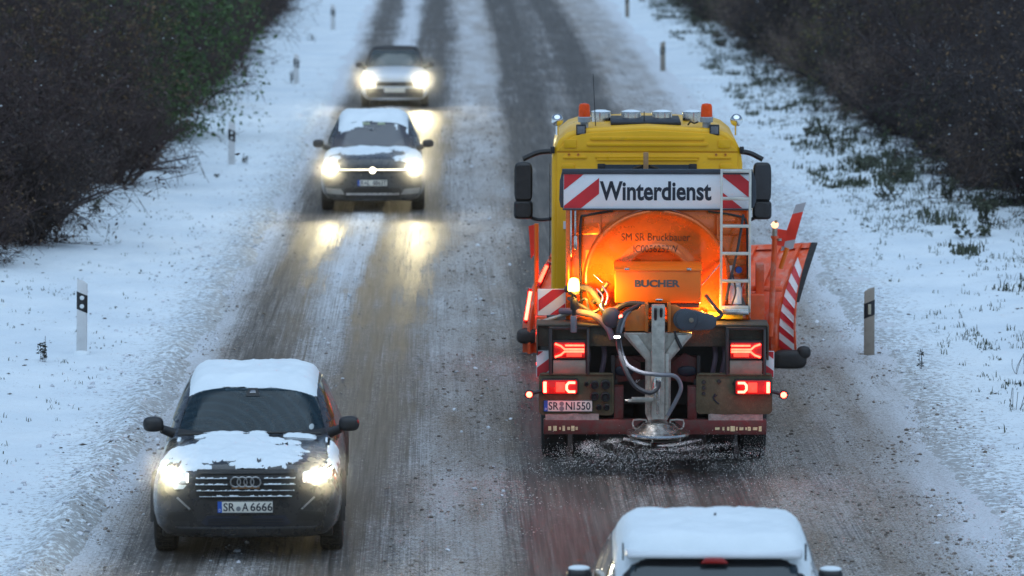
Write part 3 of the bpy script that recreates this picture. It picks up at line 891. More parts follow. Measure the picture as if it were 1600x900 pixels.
# thicket on the plough side
front_r = [(65.5, 11.1, 'bare', 1.1, 'twig', 'leafbrown', 'brown-leaved bare shrub cut by the picture edge, nearest of the plough-side thicket'),
           (69.5, 11.0, 'arching', 1.15, 'twig', 'leafbrown', 'shrub with long drooping bare twigs hanging over the snow at the picture edge'),
           (74.5, 10.9, 'arching', 1.05, 'twig', 'leafdark', 'dark arching shrub with thin bare twigs reaching out low over the snow'),
           (79.5, 10.9, 'bare', 1.15, 'twig', 'leafbrown', LR),
           (85.0, 10.9, 'arching', 0.95, 'twigred', 'leafdark', LR),
           (89.0, 10.0, 'stalks', 1.0, 'twigpale', 'leafbrown', 'pale pinkish brown clump of dry stalks at the foot of the thicket'),
           (92.0, 11.0, 'bare', 1.0, 'twigred', 'leafdark', LR),
           (97.5, 10.8, 'leafy', 0.85, 'twig', 'leafolive', 'olive tinged leafy shrub between the two dry stalk clumps'),
           (101.0, 9.8, 'stalks', 0.9, 'twigpale', 'leafolive', 'olive brown clump of dry stalks on the verge below the thicket, farther up the road'),
           (104.0, 10.7, 'leafy', 0.95, 'twig', 'leafdark', LR),
           (110.0, 10.6, 'bare', 1.2, 'twig', 'leafbrown', LR),
           (116.0, 10.4, 'leafy', 1.0, 'twig', 'leafdark', LR),
           (122.0, 11.0, 'leafy', 0.9, 'twig', 'leafolive', 'greenish shrub at the far end of the plough-side thicket'),
           (128.0, 10.9, 'bare', 0.95, 'twig', 'leafdark', LR),
           (134.0, 10.8, 'leafy', 1.0, 'twig', 'leafdark', LR),
           (140.0, 10.6, 'bare', 1.0, 'twig', 'leafdark', LR),
           (147.0, 10.4, 'leafy', 1.0, 'twig', 'leafbrown', LR)]
for Y, X, k, s, tw, lf, lab in front_r: shrub(X, Y, k, s, tw, lf, lab, GR)
for Xc, y0, sc in ((14.6, 84, 1.2), (17.6, 100, 1.35), (20.6, 118, 1.5), (24.0, 138, 1.6)):
    for Y in np.arange(y0, 156, 4.6):
        shrub(Xc + rs.uniform(-0.6, 0.6), Y + rs.uniform(-1, 1), rs.choice(['bare', 'leafy', 'arching']), sc, rs.choice(['twig', 'twigred']), rs.choice(['leafdark', 'leafdark', 'leafbrown']), LR, GR)

# low scrub along the feet of the hedges
rq = random.Random(21)
for Y in np.arange(60.5, 150, 3.4):
    if 83 < Y < 88: continue
    X = float(np.interp(Y, [60, 68, 76, 90, 150], [-7.0, -6.8, -6.1, -5.85, -5.95])) + rq.uniform(-0.25, 0.25)
    shrub(X, Y + rq.uniform(-0.6, 0.6), 'stalks', rq.uniform(0.75, 1.0), rq.choice(['twig', 'twigred']), rq.choice(['leafdark', 'leafbrown', 'leafolive', 'leafdark']), 'low dark scrub clump along the snowy foot of the hedge beside the oncoming lane', 'low scrub at the foot of the oncoming-lane hedge')
for Y in np.arange(66.5, 150, 3.1):
    X = float(np.interp(Y, [66, 75, 90, 110, 150], [10.7, 10.0, 9.75, 9.5, 9.3])) + rq.uniform(-0.3, 0.4)
    shrub(X, Y + rq.uniform(-0.6, 0.6), 'stalks', rq.uniform(0.7, 1.0), rq.choice(['twig', 'twig', 'twigpale']), rq.choice(['leafdark', 'leafolive', 'leafolive', 'leafgreen']), 'low dark scrub clump along the snowy foot of the plough-side thicket', 'low scrub at the foot of the plough-side thicket')

# ---- single weeds standing in the snow
MT['weed'] = M('dark_weed', (0.025, 0.028, 0.018), 0.7, var=0.4)
def weed(X, Y, h, w, n, label, leaf=0.028, mat='weed', bare=False):
    z = float(ground_z(np.array([X]), np.array([Y]))[0])
    t = empty('weed', (X, Y, z - 0.01), 0, label, 'weed')
    st = MB(); lv = MB()
    for k in range(n):
        x0 = rs.uniform(-w, w) * 0.6; y0 = rs.uniform(-w, w) * 0.5
        hh = h * rs.uniform(0.6, 1.0)
        tip = (x0 + rs.uniform(-w, w) * 0.7, y0 + rs.uniform(-w, w) * 0.5, hh)
        mid = ((x0 + tip[0]) / 2 + rs.uniform(-0.02, 0.02), (y0 + tip[1]) / 2, hh * 0.5)
        st.tube([(x0, y0, 0), mid, tip], 0.004, 4, 2)
        if bare: continue
        for q in range(9):
            f = rs.uniform(0.2, 1.0)
            c = Vector((x0 + (tip[0] - x0) * f, y0 + (tip[1] - y0) * f, hh * f)) + Vector((rs.uniform(-1, 1), rs.uniform(-1, 1), rs.uniform(-0.4, 0.4))) * 0.03
            a = Vector((rs.gauss(0, 1), rs.gauss(0, 1), rs.gauss(0, 0.8))).normalized(); b = a.orthogonal().normalized(); s = leaf * rs.uniform(0.6, 1.3)
            lv.add([c - a * s, c + b * s * 0.5, c + a * s, c - b * s * 0.5], [(0, 1, 2, 3)])
    st.build('stem', MT['twig'], t)
    if not bare: lv.build('leaf_cluster', MT[mat], t)['kind'] = 'stuff'
    return t
weed(-4.95, 50.6, 0.34, 0.08, 5, 'dark upright leafy weed in snow just below the nearest white post')
weed(-3.72, 79.6, 0.22, 0.12, 4, 'small dark leafy weed right beside the second white post')
weed(-4.12, 76.4, 0.12, 0.06, 3, 'tiny dark sprig in the snow just left of the second white post')
weed(-3.62, 102.8, 0.36, 0.09, 5, 'dark weed clinging to the slim white post beyond the cars')
weed(-3.75, 122.0, 0.25, 0.12, 4, 'dark weed by the smallest white post')
weed(6.05, 50.0, 0.28, 0.04, 3, 'thin dark stalk with few leaves in snow beside the square-reflector post', 0.02)
weed(6.75, 46.4, 0.3, 0.16, 6, 'bare bent straw stalks in snow, lowest on the plough-side verge', bare=True)
weed(7.2, 49.2, 0.26, 0.14, 5, 'bare thin straw stalks in snow, up the slope from the square-reflector post', bare=True)
rw = random.Random(9)
for k in range(46):
    Y = 64 + 80 * (k + rw.random()) / 46
    X = float(cshift(np.array([Y]))[0]) + rw.uniform(7.2, 9.7)
    tag(weed(X, Y, rw.uniform(0.2, 0.55), rw.uniform(0.15, 0.4), 16, 'dark green leafy weed clump on the snowy slope below the plough-side thicket', 0.04, 'grass'), group='weed clumps below the thicket')
for k in range(16):
    Y = 64 + 60 * (k + rw.random()) / 16
    X = float(np.interp(Y, [60, 75, 90, 150], [-6.6, -5.7, -5.5, -5.3])) + rw.uniform(-0.5, 0.5)
    tag(weed(X, Y, rw.uniform(0.15, 0.4), rw.uniform(0.12, 0.25), 8, 'olive green weed clump at the snowy foot of the dark hedge', 0.035, 'grass'), group='weed clumps at the hedge foot')
def point(parent, loc, energy, col, rad):
    l = bpy.data.lights.new('lamp_light', 'POINT'); l.energy = energy; l.color = col; l.shadow_soft_size = rad
    o = bpy.data.objects.new('lamp_light', l); COL.objects.link(o); o.parent = parent; o.location = loc
    return o

# ------------------------------------------------------------------ winter service truck, seen from behind (local: x right, y forward, z up)
T = empty('winter_service_truck', (2.31, 42.0, 0.0), R(-1.9), 'yellow winter service truck with orange salt spreader, warning board and snow plough', 'truck')

def wheel(parent, x, y, r, w, name='wheel'):
    s = 1 if x > 0 else -1
    ty = MB().lathe([(r * 0.58, -w * 0.45), (r * 0.80, -w * 0.5), (r * 0.95, -w * 0.46), (r, -w * 0.36), (r, w * 0.36), (r * 0.95, w * 0.46), (r * 0.80, w * 0.5), (r * 0.58, w * 0.45)], (x, y, r), 40, 'x')
    wh = ty.build(name, MT['rubber'], parent)
    tr = MB()
    for k in range(44):
        a = 2 * math.pi * k / 44
        rot = Matrix.Rotation(a, 3, 'X')
        for lane in (-0.24, 0.0, 0.24):
            aa = a + (0.07 if lane == 0 else 0)
            c = Vector((x + lane * w, y + math.cos(aa) * (r + 0.002), r + math.sin(aa) * (r + 0.002)))
            if c.z < 0.012: continue
            rot = Matrix.Rotation(aa, 3, 'X')
            tr.box(c.x - w * 0.1, c.x + w * 0.1, c.y - 0.008, c.y + 0.008, c.z - r * 0.045, c.z + r * 0.045, rot)
    tr.build('tread', MT['rubber'], wh)
    MB().lathe([(r * 0.57, -w * 0.4), (r * 0.5, w * 0.1 * s), (r * 0.25, w * 0.2 * s), (r * 0.1, w * 0.3 * s), (0.01, w * 0.3 * s)], (x, y, r), 24, 'x').build('rim', MT['dark'], wh)
    return wh

for sx in (-1, 1):
    wheel(T, sx * 1.07, 1.5, 0.51, 0.29); wheel(T, sx * 0.73, 1.5, 0.51, 0.29); wheel(T, sx * 1.02, 6.95, 0.51, 0.33)
MB().cyl((-1.0, 1.5, 0.51), (1.0, 1.5, 0.51), 0.09).superell((0, 1.5, 0.51), (0.22, 0.24, 0.24), 2.5).build('axle', MT['dark'], T)
MB().cyl((-0.9, 6.95, 0.51), (0.9, 6.95, 0.51), 0.07).build('axle', MT['dark'], T)
MB().box(-0.48, -0.40, 0.25, 8.0, 0.78, 1.02).box(0.40, 0.48, 0.25, 8.0, 0.78, 1.02).box(-0.40, 0.40, 0.75, 0.85, 0.7, 1.3).box(-1.15, 1.15, 2.2, 5.6, 0.55, 1.25).box(-0.40, 0.40, 3.0, 3.1, 0.8, 1.0).build('chassis_frame', MT['dark'], T, 0.01)
for xa_, xb_ in ((-1.2, -0.55), (0.55, 1.2)): MB().box(xa_, xb_, 0.95, 2.1, 1.08, 1.14).box(xa_, xb_, 0.88, 0.952, 0.62, 1.14).build('mudguard', MT['black'], T, 0.012)

# rear underrun bar with scuffed reflective tape
bar = MB().box(-1.18, 1.16, 0.0, 0.13, 0.47, 0.625).build('underrun_bar', MT['darkred'], T, 0.012)
tp = M('scuffed_reflective_tape', (0.74, 0.66, 0.36), 0.45, dirt=0.55, dcol=(0.16, 0.05, 0.04), ds=26)
for x0, x1 in ((-1.13, -0.82), (0.62, 1.12)):
    mb = MB(); x = x0
    rr = random.Random(int(x0 * 100))
    while x < x1:
        w = rr.uniform(0.012, 0.05); hh = rr.uniform(0.02, 0.055)
        mb.box(x, min(x + w, x1), -0.004, 0.001, 0.535 - hh / 2, 0.535 + hh / 2); x += w + rr.uniform(0.006, 0.03)
    mb.build('reflective_tape', tp, bar)
for x0, x1 in ((-1.16, -0.6), (0.55, 1.12)):
    vs = []; n = 24
    mb = MB()
    for k in range(n):
        a = x0 + (x1 - x0) * k / n; b = x0 + (x1 - x0) * (k + 1) / n
        ha, hb = [0.03 + 0.05 * float(fbm(np.array([q * 6]), np.array([1.0]), 3, 8)[0]) for q in (a, b)]
        mb.add([(a, 0.005, 0.62), (b, 0.005, 0.62), (b, 0.03, 0.62 + hb), (a, 0.03, 0.62 + ha), (b, 0.12, 0.62 + hb), (a, 0.12, 0.62 + ha), (b, 0.13, 0.62), (a, 0.13, 0.62)], [(0, 1, 2, 3), (3, 2, 4, 5), (5, 4, 6, 7)])
    mb.build('snow_ledge', M('grey_packed_snow', (0.22, 0.19, 0.165), 0.8, var=0.35, vs=20, bump=0.6), bar, sharp=180)
MB().box(-0.44, -0.34, 0.06, 0.2, 0.62, 0.97).build('red_bracket', MT['darkred'], T, 0.008)
MB().box(0.33, 0.43, 0.06, 0.2, 0.62, 0.97).build('red_bracket', MT['darkred'], T, 0.008)

# lamp panels
def rrect(x0, x1, z0, z1, r, n=5):
    out = []
    for cx, cz, a0 in ((x1 - r, z1 - r, 0), (x0 + r, z1 - r, 90), (x0 + r, z0 + r, 180), (x1 - r, z0 + r, 270)):
        for k in range(n + 1):
            a = R(a0 + 90 * k / n)
            out.append((cx + r * math.cos(a), cz + r * math.sin(a)))
    return out
pl = MB().prism(rrect(-1.23, -0.44, 0.665, 1.115, 0.05), 0.05, 0.09).box(-1.22, -0.45, 0.03, 0.05, 1.095, 1.112).box(-0.462, -0.445, 0.035, 0.05, 0.69, 1.09).build('lamp_panel', MT['olive'], T, 0.006)
pr = MB().prism(rrect(0.42, 1.22, 0.68, 1.115, 0.05), 0.05, 0.09).box(0.43, 1.21, 0.03, 0.05, 1.095, 1.112).build('lamp_panel', MT['olive'], T, 0.006)
for x, z, r in ((-0.645, 0.99, 0.045), (-0.53, 0.995, 0.05), (-0.645, 0.87, 0.045), (-0.53, 0.865, 0.05), (-0.60, 0.755, 0.03), (-0.52, 0.755, 0.035), (-0.73, 1.0, 0.022)):
    so = MB().lathe([(0.004, 0.03), (r * 0.5, 0.03), (r * 0.62, 0.012), (r * 0.8, 0.0), (r, 0.005), (r * 1.05, 0.05)], (x, 0.0, z), 18, 'y').build('socket', MT['black'], pl)
for x, z, r in ((0.50, 1.02, 0.022), (0.50, 0.96, 0.022), (0.5, 0.9, 0.02), (0.66, 1.03, 0.022), (0.82, 1.005, 0.022)):
    MB().lathe([(0.004, 0.03), (r * 0.8, 0.03), (r, 0.05)], (x, 0.0, z), 12, 'y').build('grommet', MT['dark'], pr)
MB().tube([(0.62, 0.045, 0.9), (0.60, 0.042, 0.86), (0.615, 0.042, 0.83), (0.66, 0.042, 0.79)], 0.007, 5, 3).tube([(0.64, 0.045, 0.885), (0.61, 0.042, 0.862)], 0.006, 5, 1).build('scratch_mark', MT['ink'], pr)

def plate(parent, x0, x1, y, z0, z1, txt, twidth, tx, seals, mat='plateY'):
    p = MB().box(x0, x1, y - 0.012, y, z0, z1).build('number_plate', MT[mat], parent, 0.004)
    h = z1 - z0
    MB().box(x0 + 0.004, x0 + 0.044, y - 0.015, y - 0.012, z0 + 0.004, z1 - 0.004).build('blue_strip', MT['plateB'], p)
    mb = MB()
    for a, b, c, d in ((x0, x1, z0, z0 + 0.006), (x0, x1, z1 - 0.006, z1), (x0, x0 + 0.004, z0, z1), (x1 - 0.005, x1, z0, z1)):
        mb.box(a, b, y - 0.0155, y - 0.012, c, d)
    mb.build('plate_rim', MT['ink'], p)
    for (s, wx, cx) in txt: text(s, wx, h * 0.66, (cx, y - 0.0145, (z0 + z1) / 2), MT['ink'], p, bold=0.012)
    for sx_, sz, r in seals: MB().cyl((sx_, y - 0.0155, sz), (sx_, y - 0.012, sz), r, n=14).build('seal', MT['greyseal'], p)
    text('D', 0.018, 0.022, (x0 + 0.024, y - 0.0165, z0 + 0.03), MT['signwhite'], p, 'country_letter')
    return p
plate(T, -1.18, -0.665, 0.045, 0.705, 0.83, [('SR', 0.105, -1.075), ('NI', 0.095, -0.9), ('550', 0.145, -0.76)], 0, 0, [(-0.99, 0.79, 0.024), (-0.99, 0.74, 0.026)])

def strip(mb, pts, w, y0, y1):
    for (xa, za), (xb, zb) in zip(pts[:-1], pts[1:]):
        d = Vector((xb - xa, 0, zb - za)); L = d.length
        n = Vector((-d.z, 0, d.x)).normalized() * w / 2
        e = d.normalized() * w * 0.3
        a = Vector((xa, 0, za)) - e; b = Vector((xb, 0, zb)) + e
        poly = [(a + n), (b + n), (b - n), (a - n)]
        mb.prism([(p.x, p.z) for p in poly], y0, y1)
def tail_low(s):
    x0, x1 = (-1.19, -0.825)
    cx = 0 if s < 0 else 0.0
    f = (lambda x: x) if s < 0 else (lambda x: -x + 0.005)
    xs_ = sorted((f(x0), f(x1)))
    tl = MB().box(xs_[0] - 0.012, xs_[1] + 0.012, -0.03, 0.05, 0.895, 1.06).build('tail_lamp', MT['black'], T, 0.015)
    MB().prism(rrect(xs_[0], xs_[1], 0.905, 1.05, 0.02), -0.045, -0.028).build('lens', MT['redlit'], tl, 0.006)
    mb = MB(); strip(mb, [(f(-1.165), 0.93), (f(-1.165), 1.025)], 0.035, -0.054, -0.043); mb.build('light_strip', MT['tailstrong'], tl, 0.004)
    mb = MB(); strip(mb, [(f(-0.855), 1.025), (f(-0.915), 1.025), (f(-0.938), 1.0), (f(-0.938), 0.955), (f(-0.915), 0.93), (f(-0.855), 0.93)], 0.026, -0.054, -0.043); mb.build('light_strip', MT['tailstrong'], tl, 0.004)
    MB().box(min(f(-1.05), f(-0.955)), max(f(-1.05), f(-0.955)), -0.051, -0.043, 0.925, 1.03).build('diffuser', MT['tailsoft'], tl, 0.004)
    point(tl, ((xs_[0] + xs_[1]) / 2, -0.25, 0.93), 1.3, (1.0, 0.05, 0.04), 0.06)
    # rubber stalk with a red marker lamp
    xo = f(-1.33)
    mk = MB().cyl((f(-1.2), 0.0, 0.93), (xo, 0.0, 0.90), 0.018, 0.022).lathe([(0.02, 0.05), (0.045, 0.04), (0.05, 0.0), (0.045, -0.02)], (xo, 0, 0.895), 14, 'y').build('marker_stalk', MT['black'], T)
    MB().superell((xo, -0.02, 0.895), (0.032, 0.03, 0.032), 2.0, 12, 8).build('marker_light', MT['tailstrong'], mk)
tail_low(-1); tail_low(1)
def tail_high(s):
    f = (lambda x: x) if s < 0 else (lambda x: -x + 0.03)
    a, b = sorted((f(-1.075), f(-0.745)))
    fr = MB()
    fr.box(a - 0.05, a - 0.015, 0.02, 0.12, 1.10, 1.60).box(b + 0.015, b + 0.045, 0.02, 0.12, 1.10, 1.60).box(a - 0.05, b + 0.045, 0.02, 0.10, 1.578, 1.60).box(a - 0.015, b + 0.015, 0.06, 0.12, 1.24, 1.46)
    tl = fr.build('tail_lamp', MT['dark'], T, 0.006)
    MB().prism(rrect(a, b, 1.275, 1.44, 0.02), 0.02, 0.07).build('lens', MT['redlit'], tl, 0.008)
    mb = MB(); y0, y1 = 0.008, 0.022
    m_ = f(-0.92); e = f(-1.055); o_ = f(-0.76)
    strip(mb, [(e, 1.425), (f(-1.0), 1.405), (f(-0.96), 1.37), (o_, 1.37)], 0.02, y0, y1)
    strip(mb, [(e, 1.29), (f(-1.0), 1.31), (f(-0.96), 1.345), (o_, 1.345)], 0.02, y0, y1)
    strip(mb, [(f(-0.95), 1.41), (o_, 1.41)], 0.018, y0, y1)
    mb.build('light_strip', MT['tail'], tl, 0.003)
    MB().box(min(f(-0.94), f(-0.78)), max(f(-0.94), f(-0.78)), 0.014, 0.022, 1.29, 1.33).build('diffuser', MT['tailsoft'], tl, 0.003)
    cv = MB()
    pts = [(0.02 + 0.05 * (1 - math.cos(t)), 1.09 + 0.16 * k / 8) for k, t in enumerate(np.linspace(-1, 1, 9))]
    poly = [(y, z) for y, z in pts] + [(0.12, 1.25), (0.12, 1.09)]
    cv.prism(poly, a - 0.005, b + 0.005, 'yz').build('lamp_cover', MT['palecover'], T, 0.004)
tail_high(-1); tail_high(1)
beam = MB().box(-1.24, 1.16, 0.14, 0.5, 1.385, 1.60).box(-1.25, 1.17, 0.10, 0.52, 1.60, 1.622).box(-1.255, -1.24, 0.06, 0.5, 1.30, 1.62).box(1.16, 1.18, 0.06, 0.5, 1.25, 1.622).build('tail_beam', MT['grit'], T, 0.008)
MB().box(-1.2, 1.15, 0.62, 0.68, 0.7, 1.6).build('dark_backing', MT['dark'], T, 0.01)  # dark sheet added to close the see-through gap behind the tail parts
for x in (-0.72, -0.55, 0.62, 0.72):
    MB().tube([(x, 0.35, 1.38), (x + 0.01, 0.3, 1.25), (x - 0.02, 0.32, 1.08)], 0.028, 8, 4).build('drain_hose', MT['hosepurple'], T)
# dark red towing cross member with its two side plates
cm = MB().box(-0.42, 0.42, 0.30, 0.42, 1.0, 1.09).box(-0.44, 0.44, 0.28, 0.40, 1.20, 1.26)
cm.prism([(-0.42, 0.98), (-0.16, 1.02), (-0.16, 1.2), (-0.30, 1.27), (-0.44, 1.24)], 0.26, 0.30)
cm.prism([(0.42, 0.98), (0.16, 1.02), (0.16, 1.2), (0.30, 1.30), (0.44, 1.24)], 0.26, 0.30)
cm = cm.build('towing_cross_member', MT['darkred'], T, 0.008)
for s in (-1, 1):
    MB().superell((s * 0.33, 0.255, 1.11), (0.10, 0.02, 0.055), 2.4).build('slot', MT['ink'], cm)
    MB().box(s * 0.45 - 0.02, s * 0.45 + 0.02, 0.22, 0.30, 0.98, 1.28).build('side_plate', MT['dark'], cm, 0.005)
text('60', 0.05, 0.032, (-0.185, 0.252, 1.0), MT['signwhite'], cm, 'stencil')
MB().lathe([(0.012, 0), (0.06, 0), (0.07, 0.03), (0.06, 0.06), (0.012, 0.06)], (-0.13, 0.2, 0.955), 18, 'y').build('shackle', MT['dark'], T)

# spreader: chute, spinner disc, gear frame
ch = MB().box(-0.055, 0.085, -0.20, -0.07, 0.66, 1.86).box(0.085, 0.13, -0.17, -0.09, 0.70, 1.35).build('spreader_chute', MT['galv'], T, 0.012)
MB().prism([(-0.34, 1.555), (0.37, 1.555), (0.37, 1.52), (0.15, 1.27), (0.15, 0.70), (0.11, 0.62), (-0.08, 0.62), (-0.115, 0.70), (-0.115, 1.27), (-0.34, 1.52)], -0.06, 0.02).prism([(-0.32, 1.54), (-0.10, 1.27), (-0.10, 0.72), (-0.055, 0.72), (-0.055, 1.34), (-0.2, 1.54)], -0.10, -0.06).prism([(0.34, 1.54), (0.13, 1.27), (0.13, 0.72), (0.09, 0.72), (0.09, 1.34), (0.22, 1.54)], -0.10, -0.06).build('chute_bracket', MT['galv'], T, 0.006)
MB().box(-0.02, 0.05, -0.215, -0.2, 1.0, 1.12).box(0.0, 0.03, -0.225, -0.2, 0.72, 0.98).cyl((-0.02, -0.24, 0.88), (-0.02, -0.24, 1.10), 0.017).cyl((0.02, -0.24, 0.86), (0.02, -0.24, 1.08), 0.014).build('spinner_motor', MT['steel'], ch, 0.003)
MB().box(-0.30, -0.05, -0.22, -0.17, 0.845, 0.875).box(-0.26, -0.03, -0.25, -0.20, 0.865, 0.90).cyl((-0.30, -0.195, 0.86), (-0.33, -0.195, 0.86), 0.012).build('adjusting_arm', MT['galv'], ch, 0.004)
dc = (0.02, -0.14, 0)
dk = MB().lathe([(0.012, 0.63), (0.17, 0.628), (0.19, 0.615), (0.30, 0.545), (0.335, 0.525), (0.34, 0.505), (0.33, 0.49), (0.10, 0.487), (0.012, 0.487)], dc, 36).build('spinner_disc', MT['steel'], T)
mb = MB()
for k in range(6):
    a = k * math.pi / 3 + 0.3
    mb.box(dc[0] + math.cos(a) * 0.2 - 0.11, dc[0] + math.cos(a) * 0.2 + 0.11, dc[1] + math.sin(a) * 0.2 - 0.006, dc[1] + math.sin(a) * 0.2 + 0.006, 0.455, 0.488, Matrix.Rotation(a, 3, 'Z'))
mb.build('vane', MT['galv'], dk)
MB().lathe([(0.02, 0.45), (0.26, 0.45), (0.27, 0.456), (0.02, 0.462)], dc, 30).build('spinner_plate', MT['galv'], dk)
for s in (-1, 1):
    MB().tube([(0.02 + s * 0.26, -0.17, 0.575), (0.02 + s * 0.26, -0.17, 0.65), (0.02 + s * 0.13, -0.17, 0.65), (0.02 + s * 0.13, -0.17, 0.62)], 0.009, 6, 2).build('grab_handle', MT['galv'], dk)
gf = MB().prism([(-0.33, 1.57), (-0.09, 1.57), (-0.09, 1.84), (-0.15, 1.845), (-0.2, 1.79), (-0.26, 1.78), (-0.33, 1.72)], -0.04, 0.02).prism([(0.12, 1.57), (0.34, 1.57), (0.40, 1.62), (0.56, 1.62), (0.56, 1.74), (0.40, 1.80), (0.30, 1.78), (0.20, 1.845), (0.12, 1.84)], -0.04, 0.02).box(-0.12, -0.085, -0.10, 0.3, 1.57, 1.86).box(0.115, 0.15, -0.10, 0.3, 1.57, 1.86).build('gear_frame', MT['orange_dirty'], T, 0.006)
MB().prism([(0.30 + 0.13 * math.cos(t), 1.70 + 0.115 * math.sin(t)) for t in np.linspace(math.pi / 2, 3 * math.pi / 2, 10)] + [(0.55 + 0.075 * math.cos(t), 1.675 + 0.08 * math.sin(t)) for t in np.linspace(-math.pi / 2, math.pi / 2, 8)], -0.13, -0.04).cyl((0.31, -0.15, 1.70), (0.31, -0.12, 1.70), 0.115).build('drive_motor', MT['motor'], T, 0.01)
MB().cyl((0.36, -0.162, 1.70), (0.36, -0.14, 1.70), 0.026).build('motor_cap', MT['palecover'], T, 0.004)
for q in ((-0.015, 1.83), (0.045, 1.83), (-0.015, 1.80)): MB().cyl((q[0], -0.23, q[1]), (q[0], -0.19, q[1] - 0.09), 0.016).build('hydraulic_fitting', MT['black'], T)
MB().superell((-0.47, 0.05, 1.70), (0.10, 0.10, 0.11), 2.2).build('gearbox_dome', MT['motor'], T)
MB().lathe([(0.02, -0.03), (0.07, -0.03), (0.085, 0.0), (0.085, 0.06)], (-0.30, 0.0, 1.68), 18, 'y').build('flange', MT['galv'], T)
MB().cyl((0.20, -0.12, 1.52), (0.26, -0.13, 1.40), 0.018).cyl((0.19, -0.11, 1.58), (0.20, -0.12, 1.52), 0.012).build('lever', MT['black'], T)
# hoses
def hose(pts, r, m='hose'): MB().tube(pts, r, 9, 6).build('hose', MT[m], T)
hose([(-0.17, 0.1, 1.83), (-0.34, -0.1, 1.75), (-0.405, -0.2, 1.55), (-0.36, -0.24, 1.28), (-0.24, -0.26, 1.04), (-0.09, -0.27, 0.955), (0.0, -0.25, 0.99), (0.02, -0.24, 1.07)], 0.026)
hose([(-0.15, 0.15, 1.80), (-0.30, -0.06, 1.77), (-0.37, -0.17, 1.62), (-0.39, -0.2, 1.48), (-0.32, -0.22, 1.26), (-0.17, -0.24, 1.165), (0.03, -0.25, 1.14), (0.19, -0.22, 1.12), (0.255, -0.2, 1.0), (0.2, -0.18, 0.85), (0.12, -0.16, 0.70)], 0.022, 'hosegrey')
hose([(-1.0, 0.45, 1.72), (-0.82, 0.25, 1.735), (-0.62, 0.1, 1.70), (-0.5, 0.02, 1.58), (-0.46, 0.0, 1.48)], 0.035, 'hosepurple')
hose([(-0.95, 0.45, 1.95), (-0.72, 0.3, 1.98), (-0.6, 0.2, 1.86), (-0.52, 0.15, 1.74), (-0.3, 0.12, 1.84), (-0.12, 0.1, 1.83)], 0.034, 'hose')
hose([(-0.92, 0.4, 1.86), (-0.78, 0.22, 1.80), (-0.66, 0.2, 1.74), (-0.55, 0.18, 1.80)], 0.018, 'hose')
hose([(-0.86, 0.4, 1.78), (-0.74, 0.2, 1.88), (-0.70, 0.2, 1.76), (-0.58, 0.1, 1.66)], 0.014, 'hose')
hose([(-0.62, 0.3, 1.97), (-0.56, 0.2, 1.90), (-0.58, 0.15, 1.80), (-0.48, 0.1, 1.72)], 0.012, 'steel')
hose([(-0.56, 0.3, 2.0), (-0.51, 0.2, 1.92), (-0.53, 0.15, 1.82)], 0.011, 'steel')
hose([(0.52, 0.2, 1.92), (0.62, 0.1, 1.80), (0.68, 0.1, 1.72), (0.55, 0.0, 1.66)], 0.02, 'hose')
hose([(0.92, 0.42, 2.75), (0.86, 0.36, 2.4), (0.78, 0.36, 2.05), (0.74, 0.36, 1.85)], 0.014, 'hose')
hose([(0.80, 0.4, 2.15), (0.84, 0.36, 1.95), (0.80, 0.36, 1.80)], 0.01, 'hose')
MB().cyl((-0.66, 0.35, 1.82), (-0.50, 0.3, 2.04), 0.03).build('hydraulic_valve', MT['black'], T)
MB().cyl((-0.50, 0.12, 1.745), (-0.35, 0.12, 1.82), 0.022).build('pipe_elbow', MT['darkred'], T)
lw = MB().box(-0.43, -0.35, -0.28, -0.22, 1.515, 1.57).build('work_light', MT['black'], T, 0.006)
MB().box(-0.445, -0.385, -0.292, -0.281, 1.53, 1.55).build('light_panel', MT['led'], lw, 0.003)
rl = MB().cyl((-0.37, -0.1, 1.73), (-0.37, -0.05, 1.73), 0.03).build('position_light', MT['black'], T)
MB().superell((-0.37, -0.12, 1.73), (0.026, 0.03, 0.026), 2.0, 12, 8).build('bulb', MT['tailstrong'], rl)
pa = bpy.data.lights.new('work_lamp_light', 'SPOT'); pa.energy = 18; pa.spot_size = R(100); pa.spot_blend = 0.5; pa.shadow_soft_size = 0.03; pa.color = (0.95, 0.97, 1.0)
po = bpy.data.objects.new('work_lamp_light', pa); COL.objects.link(po); po.parent = lw; po.location = (-0.4, -0.33, 1.52); po.rotation_euler = (R(-18), R(-12), 0)

# hopper with dished rear wall
hp = MB()
sec = [(-0.93, 2.52), (0.985, 2.52), (0.985, 2.15), (0.82, 1.66), (-0.78, 1.66), (-0.93, 2.15)]
hp.prism(sec, 0.56, 5.55)
hp.box(-0.93, 0.985, 0.56, 0.74, 2.515, 2.80)
H_ = hp.build('hopper', MT['orange'], T, 0.02)
ds = MB(); n = 64; rings = [(0.745, 0.0), (0.742, 0.06), (0.735, 0.098), (0.72, 0.108), (0.70, 0.104), (0.67, 0.084), (0.62, 0.062), (0.54, 0.042), (0.44, 0.028), (0.38, 0.024), (0.355, 0.034), (0.335, 0.046), (0.315, 0.046), (0.295, 0.034), (0.27, 0.022), (0.2, 0.016), (0.1, 0.012), (0.01, 0.012)]
vs = []; fs = []
for r, hgt in rings:
    for k in range(n):
        a = 2 * math.pi * k / n
        vs.append((0.015 + r * math.cos(a) * 1.05, 0.555 - hgt, 2.06 + r * math.sin(a)))
for i in range(len(rings) - 1):
    for k in range(n): fs.append((i * n + k, i * n + (k + 1) % n, (i + 1) * n + (k + 1) % n, (i + 1) * n + k))
keep = [f for f in fs if all(1.67 < vs[i][2] < 2.795 and -0.9 < vs[i][0] < 0.96 for i in f)]
dish = MB().add(vs, keep).build('dished_end', MT['orange'], H_, sharp=180)
